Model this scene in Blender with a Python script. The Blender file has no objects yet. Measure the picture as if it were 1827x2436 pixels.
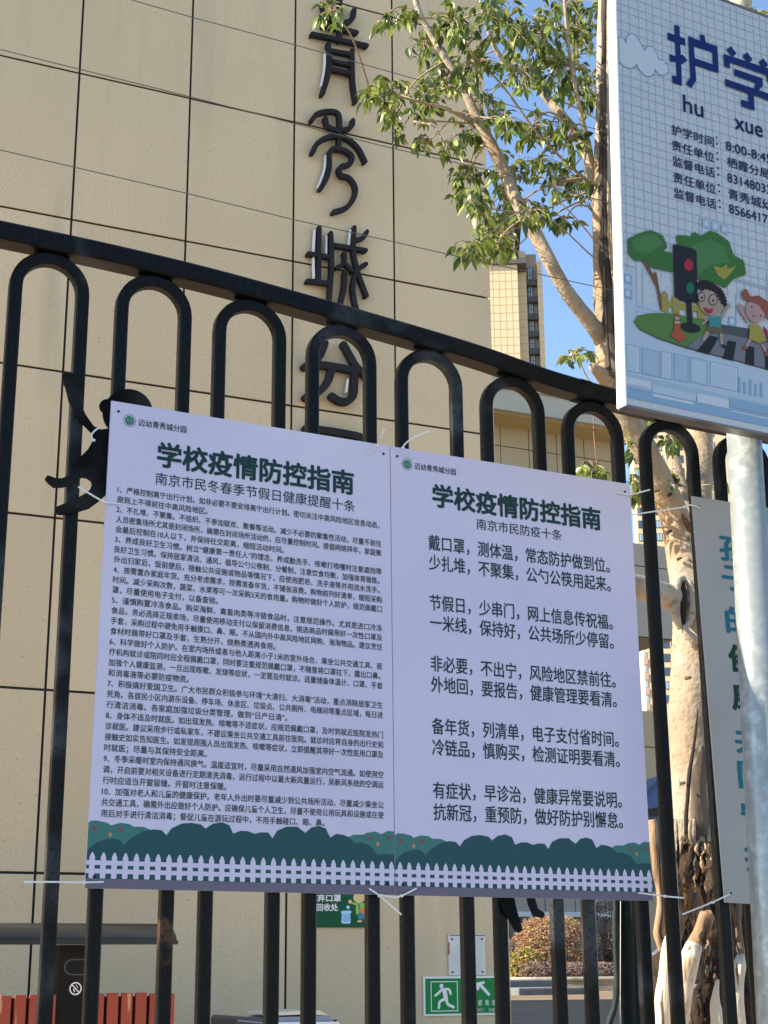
import bpy, bmesh, math, random
from mathutils import Vector, Matrix, noise
from mathutils.geometry import tessellate_polygon
random.seed(7)
R_ = math.radians
S = bpy.context.scene
COL = S.collection

# ------------------------------------------------------------------ camera
F_PX, CX, CY = 3667.45, 913.5, 1218.0          # focal length and centre in photo pixels (1827 x 2436)
YAW, PITCH, ROLL = .4292, .2871, -.0075
EYE = Vector((0, 0, 1.55))
c_f = Vector((math.sin(YAW)*math.cos(PITCH), math.cos(YAW)*math.cos(PITCH), math.sin(PITCH)))
_r = Vector((math.cos(YAW), -math.sin(YAW), 0)); _u = _r.cross(c_f)
c_r = _r*math.cos(ROLL)+_u*math.sin(ROLL); c_u = -_r*math.sin(ROLL)+_u*math.cos(ROLL)
cd = bpy.data.cameras.new('camera'); cam = bpy.data.objects.new('camera', cd); COL.objects.link(cam)
cd.sensor_fit = 'VERTICAL'; cd.sensor_height = 36; cd.lens = F_PX/2436*36
cd.clip_start = .05; cd.clip_end = 3000
cam.matrix_world = Matrix((( c_r.x, c_u.x, -c_f.x, EYE.x), (c_r.y, c_u.y, -c_f.y, EYE.y), (c_r.z, c_u.z, -c_f.z, EYE.z), (0, 0, 0, 1)))
S.camera = cam

# ------------------------------------------------------------------ daylight
SUN_EL, SUN_AZ = R_(34), R_(-80)               # azimuth measured from +Y towards +X
w = bpy.data.worlds.new('World'); S.world = w; w.use_nodes = True
nt = w.node_tree; bg = nt.nodes['Background']; bg.inputs[1].default_value = .118
sky = nt.nodes.new('ShaderNodeTexSky'); sky.sky_type = 'NISHITA'; sky.sun_disc = False
sky.sun_elevation = SUN_EL; sky.sun_rotation = SUN_AZ
sky.air_density = 1.0; sky.dust_density = .4; sky.ozone_density = 2.6
nt.links.new(sky.outputs[0], bg.inputs[0])
sl = bpy.data.lights.new('sun', 'SUN'); sl.energy = 4.4; sl.angle = R_(.5); sl.color = (1, .90, .74)
so = bpy.data.objects.new('sun', sl); COL.objects.link(so)
sd = Vector((math.sin(SUN_AZ)*math.cos(SUN_EL), math.cos(SUN_AZ)*math.cos(SUN_EL), math.sin(SUN_EL)))
so.rotation_euler = sd.to_track_quat('Z', 'Y').to_euler(); so.location = (-20, 6, 20)
S.view_settings.view_transform = 'Standard'; S.view_settings.look = 'None'
S.view_settings.exposure = 1.38; S.view_settings.gamma = 1
S.cycles.max_bounces = 8; S.cycles.diffuse_bounces = 4

# ------------------------------------------------------------------ placing helpers
def ray(x, y):
    return c_f + c_r*((x-CX)/F_PX) - c_u*((y-CY)/F_PX)
def at(x, y, Y):
    """point of the place seen at photo pixel x, y that lies Y metres in front of the camera (plane parallel to the fence)"""
    d = ray(x, y); return EYE + d*(Y/d.y)
def hit(x, y, p0, n):
    d = ray(x, y); return EYE + d*((p0-EYE).dot(n)/d.dot(n))
def mpp(p):
    return (p-EYE).dot(c_f)/F_PX               # metres per photo pixel at p

class Plane:
    """a flat frame: origin, right, up, normal towards the viewer"""
    def __init__(s, O, U, V):
        s.O = O; s.U = U.normalized(); s.V = V.normalized(); s.N = s.U.cross(s.V).normalized()
    def p(s, u, v, d=0): return s.O + s.U*u + s.V*v + s.N*d
    def px(s, x, y):
        q = hit(x, y, s.O, s.N)-s.O
        c = s.U.dot(s.V); a = q.dot(s.U); b = q.dot(s.V); k = 1-c*c
        return ((a-c*b)/k, (b-c*a)/k)
def vplane(Y): return Plane(Vector((0, Y, EYE.z)), Vector((1, 0, 0)), Vector((0, 0, 1)))

class Quad:
    """bilinear sheet through four corners, u and v from 0 to 1 from the lower left"""
    def __init__(s, TL, TR, BR, BL):
        s.c = (TL, TR, BR, BL); s.N = (TR-TL).cross(TL-BL).normalized()
    def p(s, u, v, d=0):
        TL, TR, BR, BL = s.c
        return BL*(1-u)*(1-v)+BR*u*(1-v)+TL*(1-u)*v+TR*u*v+s.N*d

# ------------------------------------------------------------------ object helpers
def tag(o, label=None, cat=None, group=None, kind=None):
    if label: o['label'] = label
    if cat: o['category'] = cat
    if group: o['group'] = group
    if kind: o['kind'] = kind
    return o
def empty(name, loc, label=None, cat=None, group=None):
    o = bpy.data.objects.new(name, None); COL.objects.link(o); o.location = loc; o.empty_display_size = .05
    bpy.context.view_layer.update
    return tag(o, label, cat, group)
class MB:
    def __init__(s): s.v = []; s.f = []; s.mi = []; s.sm = []
    def add(s, vs, fs, mi=0, smooth=False):
        b = len(s.v); s.v += [tuple(v) for v in vs]
        for f in fs: s.f.append([i+b for i in f]); s.mi.append(mi); s.sm.append(smooth)
    def box(s, a, b, mi=0):
        x0, y0, z0 = a; x1, y1, z1 = b
        s.add([(x0,y0,z0),(x1,y0,z0),(x1,y1,z0),(x0,y1,z0),(x0,y0,z1),(x1,y0,z1),(x1,y1,z1),(x0,y1,z1)],
              [(0,3,2,1),(4,5,6,7),(0,1,5,4),(1,2,6,5),(2,3,7,6),(3,0,4,7)], mi)
    def fbox(s, P, u0, v0, u1, v1, d0, d1, mi=0):
        """box on a frame P, from depth d0 to d1 towards the viewer"""
        q = [P.p(u, v, d) for d in (d0, d1) for u, v in ((u0,v0),(u1,v0),(u1,v1),(u0,v1))]
        s.add(q, [(3,2,1,0),(4,5,6,7),(0,1,5,4),(1,2,6,5),(2,3,7,6),(3,0,4,7)], mi)
    def flat(s, P, pts, d, mi=0):
        t = tessellate_polygon([[Vector((a, b, 0)) for a, b in pts]])
        fs = []
        for i, j, k in t:
            (ax, ay), (bx, by), (cx_, cy_) = pts[i], pts[j], pts[k]
            if (bx-ax)*(cy_-ay)-(by-ay)*(cx_-ax) < 0: j, k = k, j
            fs.append((i, j, k))
        s.add([P.p(a, b, d) for a, b in pts], fs, mi)
    def prism(s, P, pts, d0, d1, mi=0, bev=0):
        ar = sum(pts[i][0]*pts[(i+1) % len(pts)][1]-pts[(i+1) % len(pts)][0]*pts[i][1] for i in range(len(pts)))
        if ar < 0: pts = pts[::-1]
        s.flat(P, pts, d1, mi); n = len(pts)
        s.add([P.p(a, b, d) for d in (d0, d1) for a, b in pts], [(i, (i+1) % n, n+(i+1) % n, n+i) for i in range(n)], mi)
    def tube(s, pts, rad, n=8, mi=0, cap=True, up=None, smooth=True, wob=0, prof=None, sc=1.0):
        """swept tube; rad a number or one per point; prof = list of (a, b) for a fixed profile"""
        pts = [Vector(p) for p in pts]; m = len(pts)
        if not hasattr(rad, '__len__'): rad = [rad]*m
        T = [(pts[min(i+1, m-1)]-pts[max(i-1, 0)]).normalized() for i in range(m)]
        a = up or (Vector((0, 0, 1)) if abs(T[0].z) < .9 else Vector((1, 0, 0)))
        A = (a - T[0]*a.dot(T[0])).normalized(); vs = []
        for i in range(m):
            A = (A - T[i]*A.dot(T[i]))
            A = A.normalized() if A.length > 1e-6 else T[i].orthogonal().normalized()
            B = T[i].cross(A)
            if prof:
                vs += [pts[i]+A*pa*rad[i]+B*pb*rad[i] for pa, pb in prof]
            else:
                for k in range(n):
                    th = 2*math.pi*k/n; r = rad[i]
                    if wob:
                        q = pts[i]+A*math.cos(th)*r+B*math.sin(th)*r
                        r *= 1+wob*noise.noise(Vector((q.x*14, q.y*14, q.z*7))*sc)+wob*.5*noise.noise(Vector((q.x*40, q.y*40, q.z*16))*sc)
                    vs.append(pts[i]+A*math.cos(th)*r+B*math.sin(th)*r)
        n = len(prof) if prof else n
        fs = [(i*n+k, i*n+(k+1) % n, (i+1)*n+(k+1) % n, (i+1)*n+k) for i in range(m-1) for k in range(n)]
        if cap: fs += [tuple(range(n-1, -1, -1)), tuple(range((m-1)*n, m*n))]
        s.add(vs, fs, mi, smooth)
    def build(s, name, mats, parent=None, kind=None, bevel=0, label=None):
        me = bpy.data.meshes.new(name); me.from_pydata(s.v, [], s.f)
        if not isinstance(mats, (list, tuple)): mats = [mats]
        for m in mats: me.materials.append(m)
        me.polygons.foreach_set('material_index', s.mi); me.polygons.foreach_set('use_smooth', s.sm)
        me.update(); o = bpy.data.objects.new(name, me); COL.objects.link(o)
        if parent: o.parent = parent; o.matrix_parent_inverse = Matrix.Translation(-parent.location) if parent.type == 'EMPTY' else Matrix()
        if kind: o['kind'] = kind
        if label: o['label'] = label
        if bevel:
            b = o.modifiers.new('bevel', 'BEVEL'); b.width = bevel; b.segments = 2; b.limit_method = 'ANGLE'
        return o
def catmull(pts, k=8):
    if len(pts) < 3: return [Vector(p) for p in pts]
    P = [Vector(p) for p in pts]; P = [P[0]*2-P[1]]+P+[P[-1]*2-P[-2]]; out = []
    for i in range(1, len(P)-2):
        a, b, c, d = P[i-1:i+3]
        for j in range(k):
            t = j/k
            out.append(.5*((2*b)+(c-a)*t+(2*a-5*b+4*c-d)*t*t+(3*b-a-3*c+d)*t*t*t))
    return out+[P[-2]]
def stroke(pts, w, k=6, w2=None, smooth=True):
    """outline of a brush stroke of width w along 2-D points, with round ends"""
    q = [Vector((a, b)) for a, b in pts]
    if smooth and len(q) > 2: q = [Vector((v.x, v.y)) for v in catmull([(a, b, 0) for a, b in pts], k)]
    L, Rr = [], []; m = len(q)
    for i in range(m):
        t = (q[min(i+1, m-1)]-q[max(i-1, 0)]).normalized(); nrm = Vector((-t.y, t.x))
        ww = w if w2 is None else w+(w2-w)*i/(m-1)
        L.append(q[i]+nrm*ww/2); Rr.append(q[i]-nrm*ww/2)
    we = w if w2 is None else w2
    t0 = (q[1]-q[0]).normalized(); t1 = (q[-1]-q[-2]).normalized()
    def capp(c, t, ww):
        nrm = Vector((-t.y, t.x)); return [c+nrm*ww/2*math.cos(a)+t*ww/2*math.sin(a) for a in (math.pi*j/5 for j in range(1, 5))]
    out = L+capp(q[-1], t1, we)+Rr[::-1]+capp(q[0], -t0, w)
    return [(v.x, v.y) for v in out]
def circle(cx, cy, r, n=20, ry=None, a=0):
    ry = ry or r; return [(cx+r*math.cos(t)*math.cos(a)-ry*math.sin(t)*math.sin(a), cy+r*math.cos(t)*math.sin(a)+ry*math.sin(t)*math.cos(a)) for t in (2*math.pi*i/n for i in range(n))]

# text: the glyph outlines become flat faces
_tc = {}
def glyphs(s, bold=0.0):
    k = (s, bold)
    if bold and k not in _tc:
        # a heavier face: the same outlines laid over themselves a hair apart
        v0, f0 = glyphs(s); n = 8 if bold > .02 else 4; vv = list(v0); ff = list(f0)
        for i in range(n):
            a_ = 2*math.pi*(i+.5)/n; o_ = len(vv)
            vv += [(a+bold*math.cos(a_), b+bold*math.sin(a_), (i+1)*.00004) for a, b, _ in v0]; ff += [tuple(j+o_ for j in f) for f in f0]
        _tc[k] = (vv, ff)
    if k not in _tc:
        c = bpy.data.curves.new('t', 'FONT'); c.body = s; c.size = 1; c.resolution_u = 3
        o = bpy.data.objects.new('t', c); COL.objects.link(o)
        bpy.context.view_layer.update()
        dg = bpy.context.evaluated_depsgraph_get()
        m = bpy.data.meshes.new_from_object(o.evaluated_get(dg))
        _tc[k] = ([(v.co.x, v.co.y, 0) for v in m.vertices], [tuple(p.vertices) for p in m.polygons])
        bpy.data.objects.remove(o); bpy.data.curves.remove(c); bpy.data.meshes.remove(m)
    return _tc[k]
def text(mb, fn, s, sx, sy, bold=0.0, mi=0):
    """fn maps text space (x, y in em scaled by sx, sy) to a point"""
    v, f = glyphs(s, bold); mb.add([fn(q[0]*sx, q[1]*sy) for q in v], f, mi)
def text_fit(mb, P, s, u0, u1, v0, sy, d, bold=0.0, mi=0, n=None, rise=0):
    """text whose em boxes run from u0 to u1 on frame P with baseline box bottom v0"""
    v, f = glyphs(s, bold); xs = [q[0] for q in v]; x0, x1 = min(xs), max(xs)
    k = (u1-u0)/(x1-x0)
    mb.add([P.p(u0+(a-x0)*k, v0+(b+.08)*sy+rise*(a-x0)*k, d+e) for a, b, e in v], f, mi)

# ------------------------------------------------------------------ materials
M = {}
def mat(name, col, rough=.6, metal=0, noise_=None, bump=None, spec=None, coat=0, trans=0, spots=None, emit=None, vary=0):
    """noise_: list of (scale, detail, colour2, lo, hi[, stretch xyz]) mixed over; bump: (scale, strength, distance[, stretch]); spots: (scale, size, colour)"""
    m = bpy.data.materials.new(name); m.use_nodes = True; t = m.node_tree; N = t.nodes; L = t.links
    b = N['Principled BSDF']; b.inputs['Roughness'].default_value = rough; b.inputs['Metallic'].default_value = metal
    if spec is not None: b.inputs['Specular IOR Level'].default_value = spec
    if coat: b.inputs['Coat Weight'].default_value = coat; b.inputs['Coat Roughness'].default_value = .15
    geo = N.new('ShaderNodeNewGeometry')
    def coord(st):
        if not st: return geo.outputs['Position']
        mp = N.new('ShaderNodeMapping'); mp.inputs['Scale'].default_value = st; L.new(geo.outputs['Position'], mp.inputs[0]); return mp.outputs[0]
    cur = N.new('ShaderNodeRGB'); cur.outputs[0].default_value = (*col, 1); cur = cur.outputs[0]
    for it in (noise_ or []):
        sc, de, c2, lo, hi = it[:5]; st = it[5] if len(it) > 5 else None
        nz = N.new('ShaderNodeTexNoise'); nz.inputs['Scale'].default_value = sc; nz.inputs['Detail'].default_value = de; L.new(coord(st), nz.inputs['Vector'])
        rp = N.new('ShaderNodeMapRange'); rp.inputs[1].default_value = lo; rp.inputs[2].default_value = hi; L.new(nz.outputs['Fac'], rp.inputs[0])
        mx = N.new('ShaderNodeMix'); mx.data_type = 'RGBA'; L.new(rp.outputs[0], mx.inputs[0]); L.new(cur, mx.inputs[6]); mx.inputs[7].default_value = (*c2, 1); cur = mx.outputs[2]
    if spots:
        for sc, size, c2, st in spots:
            vo = N.new('ShaderNodeTexVoronoi'); vo.inputs['Scale'].default_value = sc; L.new(coord(st), vo.inputs['Vector'])
            # only some of the cells carry a speck
            wn = N.new('ShaderNodeSeparateColor'); L.new(vo.outputs['Color'], wn.inputs[0])
            sz = N.new('ShaderNodeMath'); sz.operation = 'MULTIPLY'; L.new(wn.outputs[0], sz.inputs[0]); sz.inputs[1].default_value = size
            lt = N.new('ShaderNodeMath'); lt.operation = 'LESS_THAN'; L.new(vo.outputs['Distance'], lt.inputs[0]); L.new(sz.outputs[0], lt.inputs[1])
            g2 = N.new('ShaderNodeMath'); g2.operation = 'GREATER_THAN'; L.new(wn.outputs[1], g2.inputs[0]); g2.inputs[1].default_value = .45
            mm = N.new('ShaderNodeMath'); mm.operation = 'MULTIPLY'; L.new(lt.outputs[0], mm.inputs[0]); L.new(g2.outputs[0], mm.inputs[1])
            mx = N.new('ShaderNodeMix'); mx.data_type = 'RGBA'; L.new(mm.outputs[0], mx.inputs[0]); L.new(cur, mx.inputs[6]); mx.inputs[7].default_value = (*c2, 1); cur = mx.outputs[2]
    if vary:
        oi = N.new('ShaderNodeObjectInfo'); mr = N.new('ShaderNodeMapRange'); mr.inputs[3].default_value = 1-vary; mr.inputs[4].default_value = 1+vary; L.new(oi.outputs['Random'], mr.inputs[0])
        hs = N.new('ShaderNodeHueSaturation'); L.new(mr.outputs[0], hs.inputs['Value']); L.new(cur, hs.inputs['Color']); cur = hs.outputs[0]
    L.new(cur, b.inputs['Base Color'])
    if bump:
        sc, sg, di = bump[:3]; st = bump[3] if len(bump) > 3 else None
        nz = N.new('ShaderNodeTexNoise'); nz.inputs['Scale'].default_value = sc; nz.inputs['Detail'].default_value = 6; L.new(coord(st), nz.inputs['Vector'])
        bp = N.new('ShaderNodeBump'); bp.inputs['Strength'].default_value = sg; bp.inputs['Distance'].default_value = di
        L.new(nz.outputs['Fac'], bp.inputs['Height']); L.new(bp.outputs[0], b.inputs['Normal'])
    if trans:
        tr = N.new('ShaderNodeBsdfTranslucent'); L.new(cur, tr.inputs[0]); ms = N.new('ShaderNodeMixShader'); ms.inputs[0].default_value = trans
        L.new(b.outputs[0], ms.inputs[1]); L.new(tr.outputs[0], ms.inputs[2]); L.new(ms.outputs[0], N['Material Output'].inputs[0])
    M[name] = m; return m

mat('cladding', (.585, .468, .295), .75, vary=.06, noise_=[(1.1, 5, (.54, .43, .265), .35, .75), (.5, 3, (.63, .50, .315), .45, .8), (4.0, 8, (.40, .345, .23), .56, .82, (1, 1, .10)), (60, 3, (.50, .415, .26), .45, .7)],
    spots=[(13, .075, (.15, .10, .06), (.8, 1, 1.1)), (31, .13, (.25, .175, .11), (.7, 1, 1.2))], bump=(55, .18, .004))
mat('joint', (.012, .012, .013), .9)
mat('letter', (.017, .016, .018), .7, noise_=[(12, 4, (.024, .023, .025), .4, .7)], spec=.15, bump=(90, .15, .002))
mat('silicone', (.75, .78, .8), .4)
mat('iron', (.0045, .0046, .0046), .36, noise_=[(4.5, 3, (.040, .044, .047), .60, .70), (6.5, 6, (.075, .034, .02), .69, .74), (120, 3, (.009, .010, .011), .5, .7)], bump=(130, .14, .0010), spec=.12, spots=[(38, .05, (.03, .03, .03), None)])
mat('ironplate', (.002, .0024, .003), .6, noise_=[(9, 5, (.02, .021, .022), .5, .75)], bump=(120, .15, .001), spec=.08)
mat('board', (.555, .51, .615), .38, noise_=[(2.5, 3, (.50, .45, .59), .3, .7), (9, 6, (.44, .42, .52), .62, .85)], bump=(4.2, .55, .012))
mat('board_edge', (.75, .75, .78), .5)
mat('ink', (.007, .030, .036), .5, spec=.25)
mat('ink_body', (.008, .022, .028), .5, spec=.25)
mat('title_green', (.003, .032, .030), .5, spec=.25)
mat('hedge_dark', (.009, .060, .068), .5, spec=.3)
mat('hedge_light', (.038, .15, .13), .5, spec=.3)
mat('berry_red', (.24, .03, .03), .5)
mat('berry_orange', (.36, .20, .10), .5)
mat('band', (.125, .11, .15), .5, spec=.3)
mat('seal', (.02, .13, .085), .45)
mat('nylon', (.75, .74, .70), .35, trans=.15)
mat('banner', (.32, .305, .285), .5, noise_=[(4, 3, (.29, .278, .262), .4, .7)])  # grey base colour takes in the shade on the banner
mat('teal', (.01, .13, .18), .6, spec=.2); mat('deepgreen', (.003, .04, .02), .6, spec=.2); mat('leafgreen_print', (.12, .32, .22), .5)
mat('signface', (.41, .42, .425), .35, noise_=[(1.6, 3, (.35, .39, .43), .35, .7), (260, 1, (.45, .46, .465), .45, .6)], bump=(300, .3, .0006))
mat('signframe', (.82, .82, .80), .35)
mat('signrail', (.14, .125, .11), .5, metal=.2, noise_=[(14, 5, (.10, .07, .05), .55, .7)])
mat('navy', (.001, .014, .10), .6, spec=.2); mat('navytext', (.002, .008, .065), .6, spec=.2)
mat('gridblue', (.26, .34, .45), .45); mat('cloudblue', (.12, .22, .34), .45)
mat('pale', (.42, .46, .49), .4); mat('mid', (.26, .35, .44), .4); mat('strong', (.17, .28, .40), .4); mat('softblue', (.33, .40, .47), .4)
mat('galv', (.28, .305, .285), .36, metal=.30, noise_=[(45, 4, (.44, .46, .43), .45, .65), (8, 4, (.31, .33, .31), .4, .7, (1, 1, .25))], bump=(70, .12, .001), spots=[(150, .10, (.5, .52, .51), None)])
mat('bark', (.27, .21, .14), .85, noise_=[(3.2, 6, (.38, .33, .25), .42, .62, (1, 1, .6)), (9, 6, (.22, .16, .10), .55, .72), (38, 6, (.17, .12, .075), .58, .72), (2.2, 3, (.34, .225, .12), .46, .66), (14, 8, (.37, .33, .25), .58, .70)],
    spots=[(34, .16, (.13, .09, .06), (1, 1, 1.6))], bump=(46, .8, .010))
mat('roughbark', (.12, .09, .065), .95, noise_=[(16, 6, (.035, .025, .018), .42, .6, (1, 1, .16)), (6, 6, (.24, .18, .13), .54, .74, (1, 1, .3))], bump=(34, 1.0, .012, (1, 1, .14)))
mat('rot', (.10, .050, .022), .98, noise_=[(22, 8, (.012, .007, .004), .40, .56, (1, 1, .35)), (9, 6, (.34, .19, .085), .62, .72)], bump=(40, 1.0, .016, (1, 1, .4)))
mat('barebrown', (.27, .165, .09), .9, noise_=[(22, 6, (.07, .04, .022), .54, .64, (1, 1, .15)), (7, 5, (.36, .25, .15), .5, .7)], bump=(50, .9, .008, (1, 1, .3)))
mat('rot_hollow_dark', (.035, .019, .010), 1.0, noise_=[(20, 8, (.006, .004, .003), .42, .56, (1, 1, .3)), (8, 6, (.12, .065, .03), .62, .72, (1, 1, .4))], bump=(36, 1.0, .02, (1, 1, .3)))  # rotten wood, with the darkness of the hollow put into its colour
mat('crack', (.02, .014, .010), 1)
mat('limewash', (.56, .51, .41), .9, noise_=[(9, 7, (.32, .21, .11), .60, .65, (1, 1, .3)), (30, 6, (.42, .37, .28), .50, .68, (1, 1, .3)), (60, 6, (.10, .07, .04), .63, .67, (1, 1, .08))], bump=(60, 1.0, .010, (1, 1, .25)))
mat('twig', (.26, .20, .12), .8); mat('twigred', (.22, .11, .07), .8)
def leafmat(name, c):
    m = mat(name, c, .32, trans=.32, spec=.5); return m
leafmat('leaf1', (.14, .195, .030)); leafmat('leaf2', (.050, .080, .018)); leafmat('leaf3', (.31, .36, .075))
mat('drypink', (.36, .19, .12), .8, trans=.25); mat('drygold', (.42, .33, .08), .8, trans=.25); mat('drygrey', (.24, .19, .17), .85, trans=.2); mat('drydark', (.12, .09, .06), .85)
mat('soil', (.06, .045, .03), .95)
mat('paving', (.24, .17, .10), .7, noise_=[(.8, 6, (.34, .26, .17), .48, .68, (.35, 2.2, 1)), (6, 4, (.17, .125, .08), .5, .7)], bump=(20, .3, .005))  # stretched lighter streaks put blurred bands of sunlight into the paving colour
mat('yard', (.62, .40, .25), .85, noise_=[(2, 5, (.38, .29, .19), .4, .7)])
mat('street', (.27, .26, .25), .85, noise_=[(2, 5, (.22, .215, .21), .4, .7)])
mat('kerb', (.33, .29, .22), .8, noise_=[(5, 5, (.22, .20, .16), .45, .7)], bump=(30, .4, .006))
mat('step', (.17, .18, .185), .75, noise_=[(5, 5, (.12, .125, .13), .45, .7)])
mat('wingwall', (.42, .33, .20), .75, noise_=[(.6, 4, (.38, .30, .185), .4, .7)])
mat('wingjoint', (.03, .025, .02), .9)
mat('fascia', (.42, .40, .32), .6, noise_=[(.5, 4, (.37, .355, .29), .4, .7, (1, 1, 3))])
mat('soffit', (.48, .35, .16), .7)
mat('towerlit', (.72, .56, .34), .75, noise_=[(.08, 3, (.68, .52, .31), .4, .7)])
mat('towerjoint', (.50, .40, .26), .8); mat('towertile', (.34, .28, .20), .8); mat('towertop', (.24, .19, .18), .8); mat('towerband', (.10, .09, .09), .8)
mat('glass', (.05, .09, .14), .08, spec=.8); mat('glasslight', (.35, .48, .56), .15, spec=.8); mat('winframe', (.05, .05, .055), .5)
mat('towerpink', (.50, .34, .30), .8); mat('greyblock', (.36, .32, .26), .8)
mat('tent', (.10, .14, .21), .7); mat('tarp', (.006, .017, .016), .8, noise_=[(5, 4, (.006, .018, .018), .4, .7)], bump=(9, .6, .02))
mat('slat', (.30, .045, .018), .6, noise_=[(6, 6, (.25, .04, .016), .4, .7, (1, 1, .3)), (26, 6, (.45, .25, .15), .66, .72, (1, 1, .12))], bump=(60, .3, .002, (1, 1, .1)))
mat('slatend', (.62, .42, .26), .8)
mat('binblack', (.005, .005, .004), .6, noise_=[(7, 5, (.012, .011, .008), .5, .75)], spec=.2)
mat('binroof', (.013, .0125, .011), .55, noise_=[(6, 5, (.026, .025, .022), .45, .7, (.3, 1, 1))])
mat('hole', (.003, .003, .003), .9)
mat('white', (.72, .72, .70), .5); mat('plate', (.60, .61, .56), .5, noise_=[(9, 5, (.52, .53, .49), .4, .7)])
mat('rust', (.30, .08, .02), .9); mat('screw', (.08, .08, .08), .4, metal=.6)
mat('signgreen', (.0, .20, .04), .5, spec=.25); mat('darkgreen', (.0, .075, .03), .5, spec=.25)
mat('skin', (.72, .50, .22), .5); mat('limegreen', (.25, .50, .03), .5); mat('orange', (.75, .20, .02), .5); mat('tealcloth', (.02, .20, .28), .5); mat('binblue', (.35, .62, .80), .5); mat('binblue2', (.12, .38, .62), .5)
mat('bluegrey', (.20, .24, .30), .35); mat('darkgrey', (.045, .05, .06), .4); mat('cream', (.68, .62, .48), .6); mat('blackplastic', (.01, .01, .01), .4)
mat('wire', (.12, .12, .12), .5, metal=.5)
mat('carpaint', (.12, .14, .17), .25, coat=.5); mat('tyre', (.015, .015, .015), .8)
for nm, c in dict(p_green=(.055, .19, .04), p_green2=(.09, .24, .07), p_grass=(.12, .25, .06), p_trunk=(.22, .11, .06), p_black=(.018, .02, .025), p_red=(.50, .03, .04), p_lamp=(.01, .20, .08), p_cone=(.52, .10, .04), p_white=(.46, .46, .46),
                  p_skin=(.46, .35, .27), p_pinkskin=(.52, .33, .31), p_hair=(.02, .012, .01), p_redhair=(.34, .10, .06), p_shirt=(.06, .30, .32), p_short=(.16, .13, .06), p_dress=(.45, .36, .07), p_bag=(.35, .02, .12),
                  p_road=(.10, .10, .115), p_roadlight=(.22, .22, .25), p_fence=(.42, .34, .08), p_yellow=(.40, .36, .06), p_shoe=(.02, .02, .08), p_mouth=(.45, .03, .06)).items(): mat(nm, tuple(q*.62 for q in c), .6, spec=.2)

# ------------------------------------------------------------------ ground
def ground():
    b = MB(); b.add([(-60,-60,0),(60,-60,0),(60,2.62,0),(-60,2.62,0)], [(0,1,2,3)]); tag(b.build('street', M['street']), kind='structure')
    b = MB(); z0, z1 = .75, 1.05
    xs = [-80, 600]
    b.add([(-80,2.9,z0),(600,2.9,z0),(600,12,z0),(-80,12,z0)], [(0,1,2,3)]); tag(b.build('yard_ground', M['yard']), kind='structure'); b = MB()
    rows = [(12, z0), (28, z1), (700, z1)]
    b.add([(x, y, z) for y, z in rows for x in xs], [(i*2, i*2+1, i*2+3, i*2+2) for i in range(2)])
    tag(b.build('yard_paving', M['paving']), kind='structure')
ground()
b = MB(); b.box((-30, 2.62, 0), (30, 2.9, .80)); b.box((-30, 2.59, .80), (30, 2.93, .86))
tag(b.build('low_wall', M['kerb']), 'low rendered plinth wall under the black iron fence', 'wall')

# ------------------------------------------------------------------ main building
YW = 10.25
BX = [YW*(.5532-.0849*i) for i in range(0, 15)][::-1]      # panel edges, left to right
BZ = [.75-EYE.z] + [YW*z for z in (-.0585, .0587, .1754, .2925, .3980, .5148, .634, .752, .87, .99)]
bld = empty('kindergarten_building', (0, YW, .75), 'beige panelled kindergarten building with dark joints and vertical characters behind the black fence', 'building')
b = MB(); b.box((BX[0]+.01, YW+.014, .75), (BX[-1]-.045, 26, EYE.z+BZ[-1])); b.build('wall', M['joint'], bld)
pw = None
for i in range(len(BX)-1):
    for j in range(len(BZ)-1):
        g = .0082; jit = random.uniform(0, .003)
        b = MB(); x1 = BX[i+1]-g if i < len(BX)-2 else BX[i+1]
        b.box((BX[i]+g, YW+jit, EYE.z+BZ[j]+(g if j else 0)), (x1, YW+.0135, EYE.z+BZ[j+1]-g)); b.build('panel', M['cladding'], bld, bevel=.003)
for k in range(6):
    for j in range(len(BZ)-1):
        b = MB(); y0 = YW+.045+k*2.6
        b.box((BX[-1]-.04, y0, EYE.z+BZ[j]+.006), (BX[-1], y0+2.588, EYE.z+BZ[j+1]-.006)); b.build('panel', M['cladding'], bld)
b = MB(); b.box((BX[0]-.02, YW-.03, EYE.z+BZ[-1]+.003), (BX[-1]+.02, 26.1, EYE.z+BZ[-1]+.15)); b.build('coping', M['fascia'], bld)

# characters on the wall
LP = vplane(YW-.075)
def lpx(l, x0, y0, s): return [LP.px(x0+a*s, y0+b*s) for a, b in l]
def character(strokes, label, width_px, sil=()):
    mb = MB()
    ws = width_px*mpp(at(760, 600, YW-.075))
    for i, st in enumerate(strokes):
        sm = True
        if isinstance(st, tuple): st, k = st; wj = ws*k
        else: wj = ws
        mb.prism(LP, stroke(st, wj), -.045, .0006*i)
    for i, st in enumerate(strokes):
        if isinstance(st, tuple): st = st[0]
        for e in (st[0], st[-1]): mb.box(*[(LP.p(e[0]+d*.008, e[1]+d*.008).x, YW-.03 if d < 0 else YW, LP.p(e[0], e[1]+d*.008).z) for d in (-1, 1)])
    o = mb.build('wall_character', M['letter'], bevel=.004)
    tag(o, label, 'character', 'dark raised characters running down the beige wall')
    for s_ in sil:
        m2 = MB(); m2.prism(LP, stroke(s_, .012), -.05, -.02); m2.build('glue', M['silicone'], o)
A = lambda l: lpx(l, 700, 0, .2351)
Bc = lambda l: lpx(l, 700, 500, .2441)
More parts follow.
